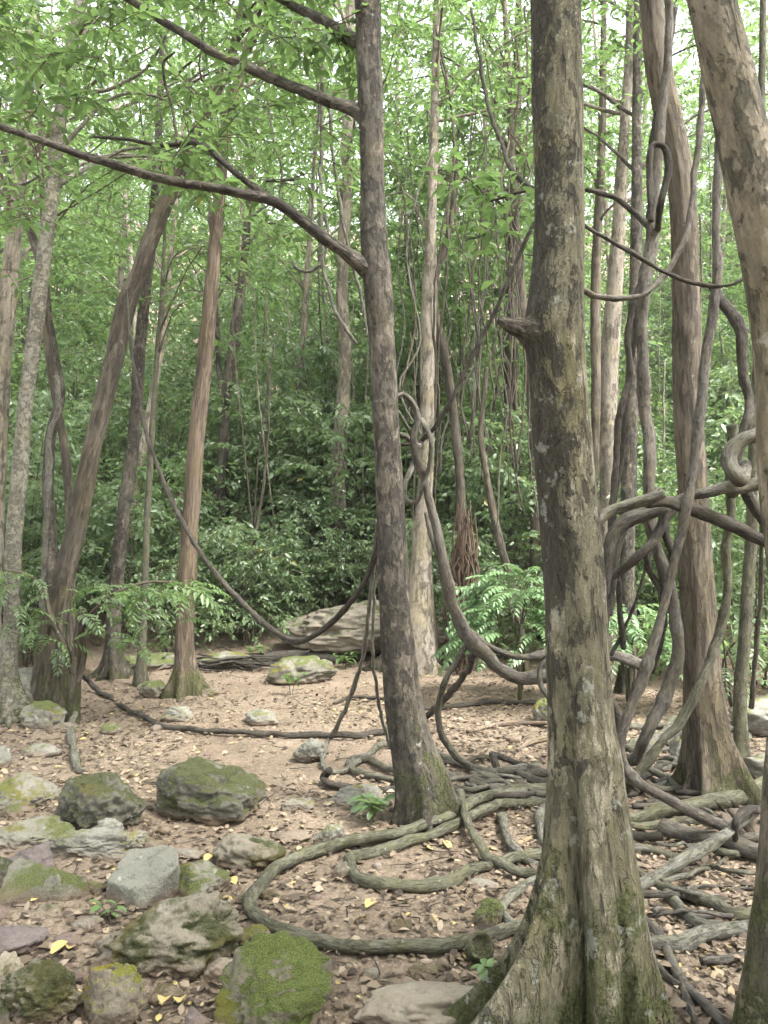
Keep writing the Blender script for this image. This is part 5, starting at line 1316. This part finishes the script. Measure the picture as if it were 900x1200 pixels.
# fallen twigs
parts = []
for i in range(420):
    y_ = 1.7 + 8 * rg.random()**1.3; x_ = rg.uniform(-1, 1) * (.55 * y_); a = rg.uniform(0, 6.28); l_ = rg.uniform(.03, .12)
    q = [np.array([x_ + math.cos(a) * l_ * t + rg.normal(0, .012), y_ + math.sin(a) * l_ * t + rg.normal(0, .012), 0]) for t in (-1, -.3, .4, 1)]
    for v in q: v[2] = float(H(v[0], v[1])) + .012
    parts.append(tube(q, [.0025, .003, .002, .0012], 4, .06, .1, .02, seed=i, cap=False))
tag(link('fallen_twigs', bark_mesh('fallen_twigs', parts, M['liana_dark'], (0, 0, 0))), 'thin dry twigs scattered over the litter', 'twigs', kind='stuff')
# single bright fallen leaves
FL = [leaf_one('fallen_leaf', .075, .022, 'litter', 3)]
FL[0].attributes['lv'].data.foreach_set('value', np.full(len(FL[0].vertices), 1.0, np.float32))
for i, (px, py) in enumerate([(276, 1037), (80, 1113), (194, 1169), (210, 1176), (429, 1064), (432, 1075), (60, 1118), (520, 985), (240, 1010)]):
    p = G(px, py, .03)
    tag(link('fallen_leaf', FL[0], None, p, (rg.normal(0, .2), rg.normal(0, .2), rg.uniform(0, 6.28))), 'single yellow leaf lying on the brown litter', 'leaf', 'yellow leaves on the litter')

# ------------------------------------------------------------------ say which tree and shrub of the woods is which
LM = [('spotted tree', 22), ('leaning tree', 100), ('reddish tree', 226), ('white stem', 338), ('middle tree', 456), ('brown trunk', 538), ('nearest tree', 665), ('wrapped tree', 808), ('edge tree', 908)]
short = {'forest_tree': {l[0]: k for l, k in zip(TL, ['pale slender tree', 'tall brown tree', 'thin grey tree', 'high crowned pale tree', 'thin dark tree'])},
         'understorey_shrub': {l[0]: k for l, k in zip(SL, ['waist high leafy shrub', 'tall leafy shrub', 'low spreading shrub', 'sapling sized leafy shrub', 'light green shrub', 'tall light green sapling'])}}
seen = {}
for o in C.objects:
    kind = o.name.split('.')[0]
    if kind not in short or o.parent or o.location.y < 3: continue
    px = 450 + o.location.x / o.location.y * FPX
    row = 'in the front row' if o.location.y < 14.5 else ('in the middle row' if o.location.y < 24 else 'in the far woods')
    if px < LM[0][1]: where = 'left of the spotted tree'
    elif px > LM[-1][1]: where = 'right of the edge tree'
    else:
        i = max(k for k in range(len(LM)) if LM[k][1] <= px); where = 'between %s and %s' % (LM[i][0], LM[min(i + 1, len(LM) - 1)][0])
    seen.setdefault('%s %s %s' % (short[kind][o['label']], row, where), []).append((px, o))
for t, l in seen.items():
    l.sort(key=lambda q: q[0])
    for i, (px, o) in enumerate(l):
        o['label'] = t if len(l) == 1 else (('left ' if i == 0 else 'right ') + t if len(l) == 2 else ('leftmost ' if i == 0 else ('rightmost ' if i == len(l) - 1 else 'inner ')) + t)

# ------------------------------------------------------------------ air
hb = bmesh.new(); bmesh.ops.create_cube(hb, size=1)
zlo = float(Z.min()) - 1
for v in hb.verts: v.co = (v.co.x * 330, v.co.y * 330 + 5, (v.co.z + .5) * (Z.max() + 40 - zlo) + zlo)
hm = bpy.data.meshes.new('haze'); hb.to_mesh(hm); hb.free()
mm_ = bpy.data.materials.new('haze'); mm_.use_nodes = True; mm_.node_tree.nodes.clear()
vo = mm_.node_tree.nodes.new('ShaderNodeVolumePrincipled'); oo = mm_.node_tree.nodes.new('ShaderNodeOutputMaterial')
vo.inputs['Color'].default_value = (.95, .96, .97, 1); vo.inputs['Density'].default_value = .0006
mm_.node_tree.links.new(vo.outputs[0], oo.inputs['Volume'])
hm.materials.append(mm_)
tag(link('haze', hm), 'thin humid air', None, None, 'stuff')
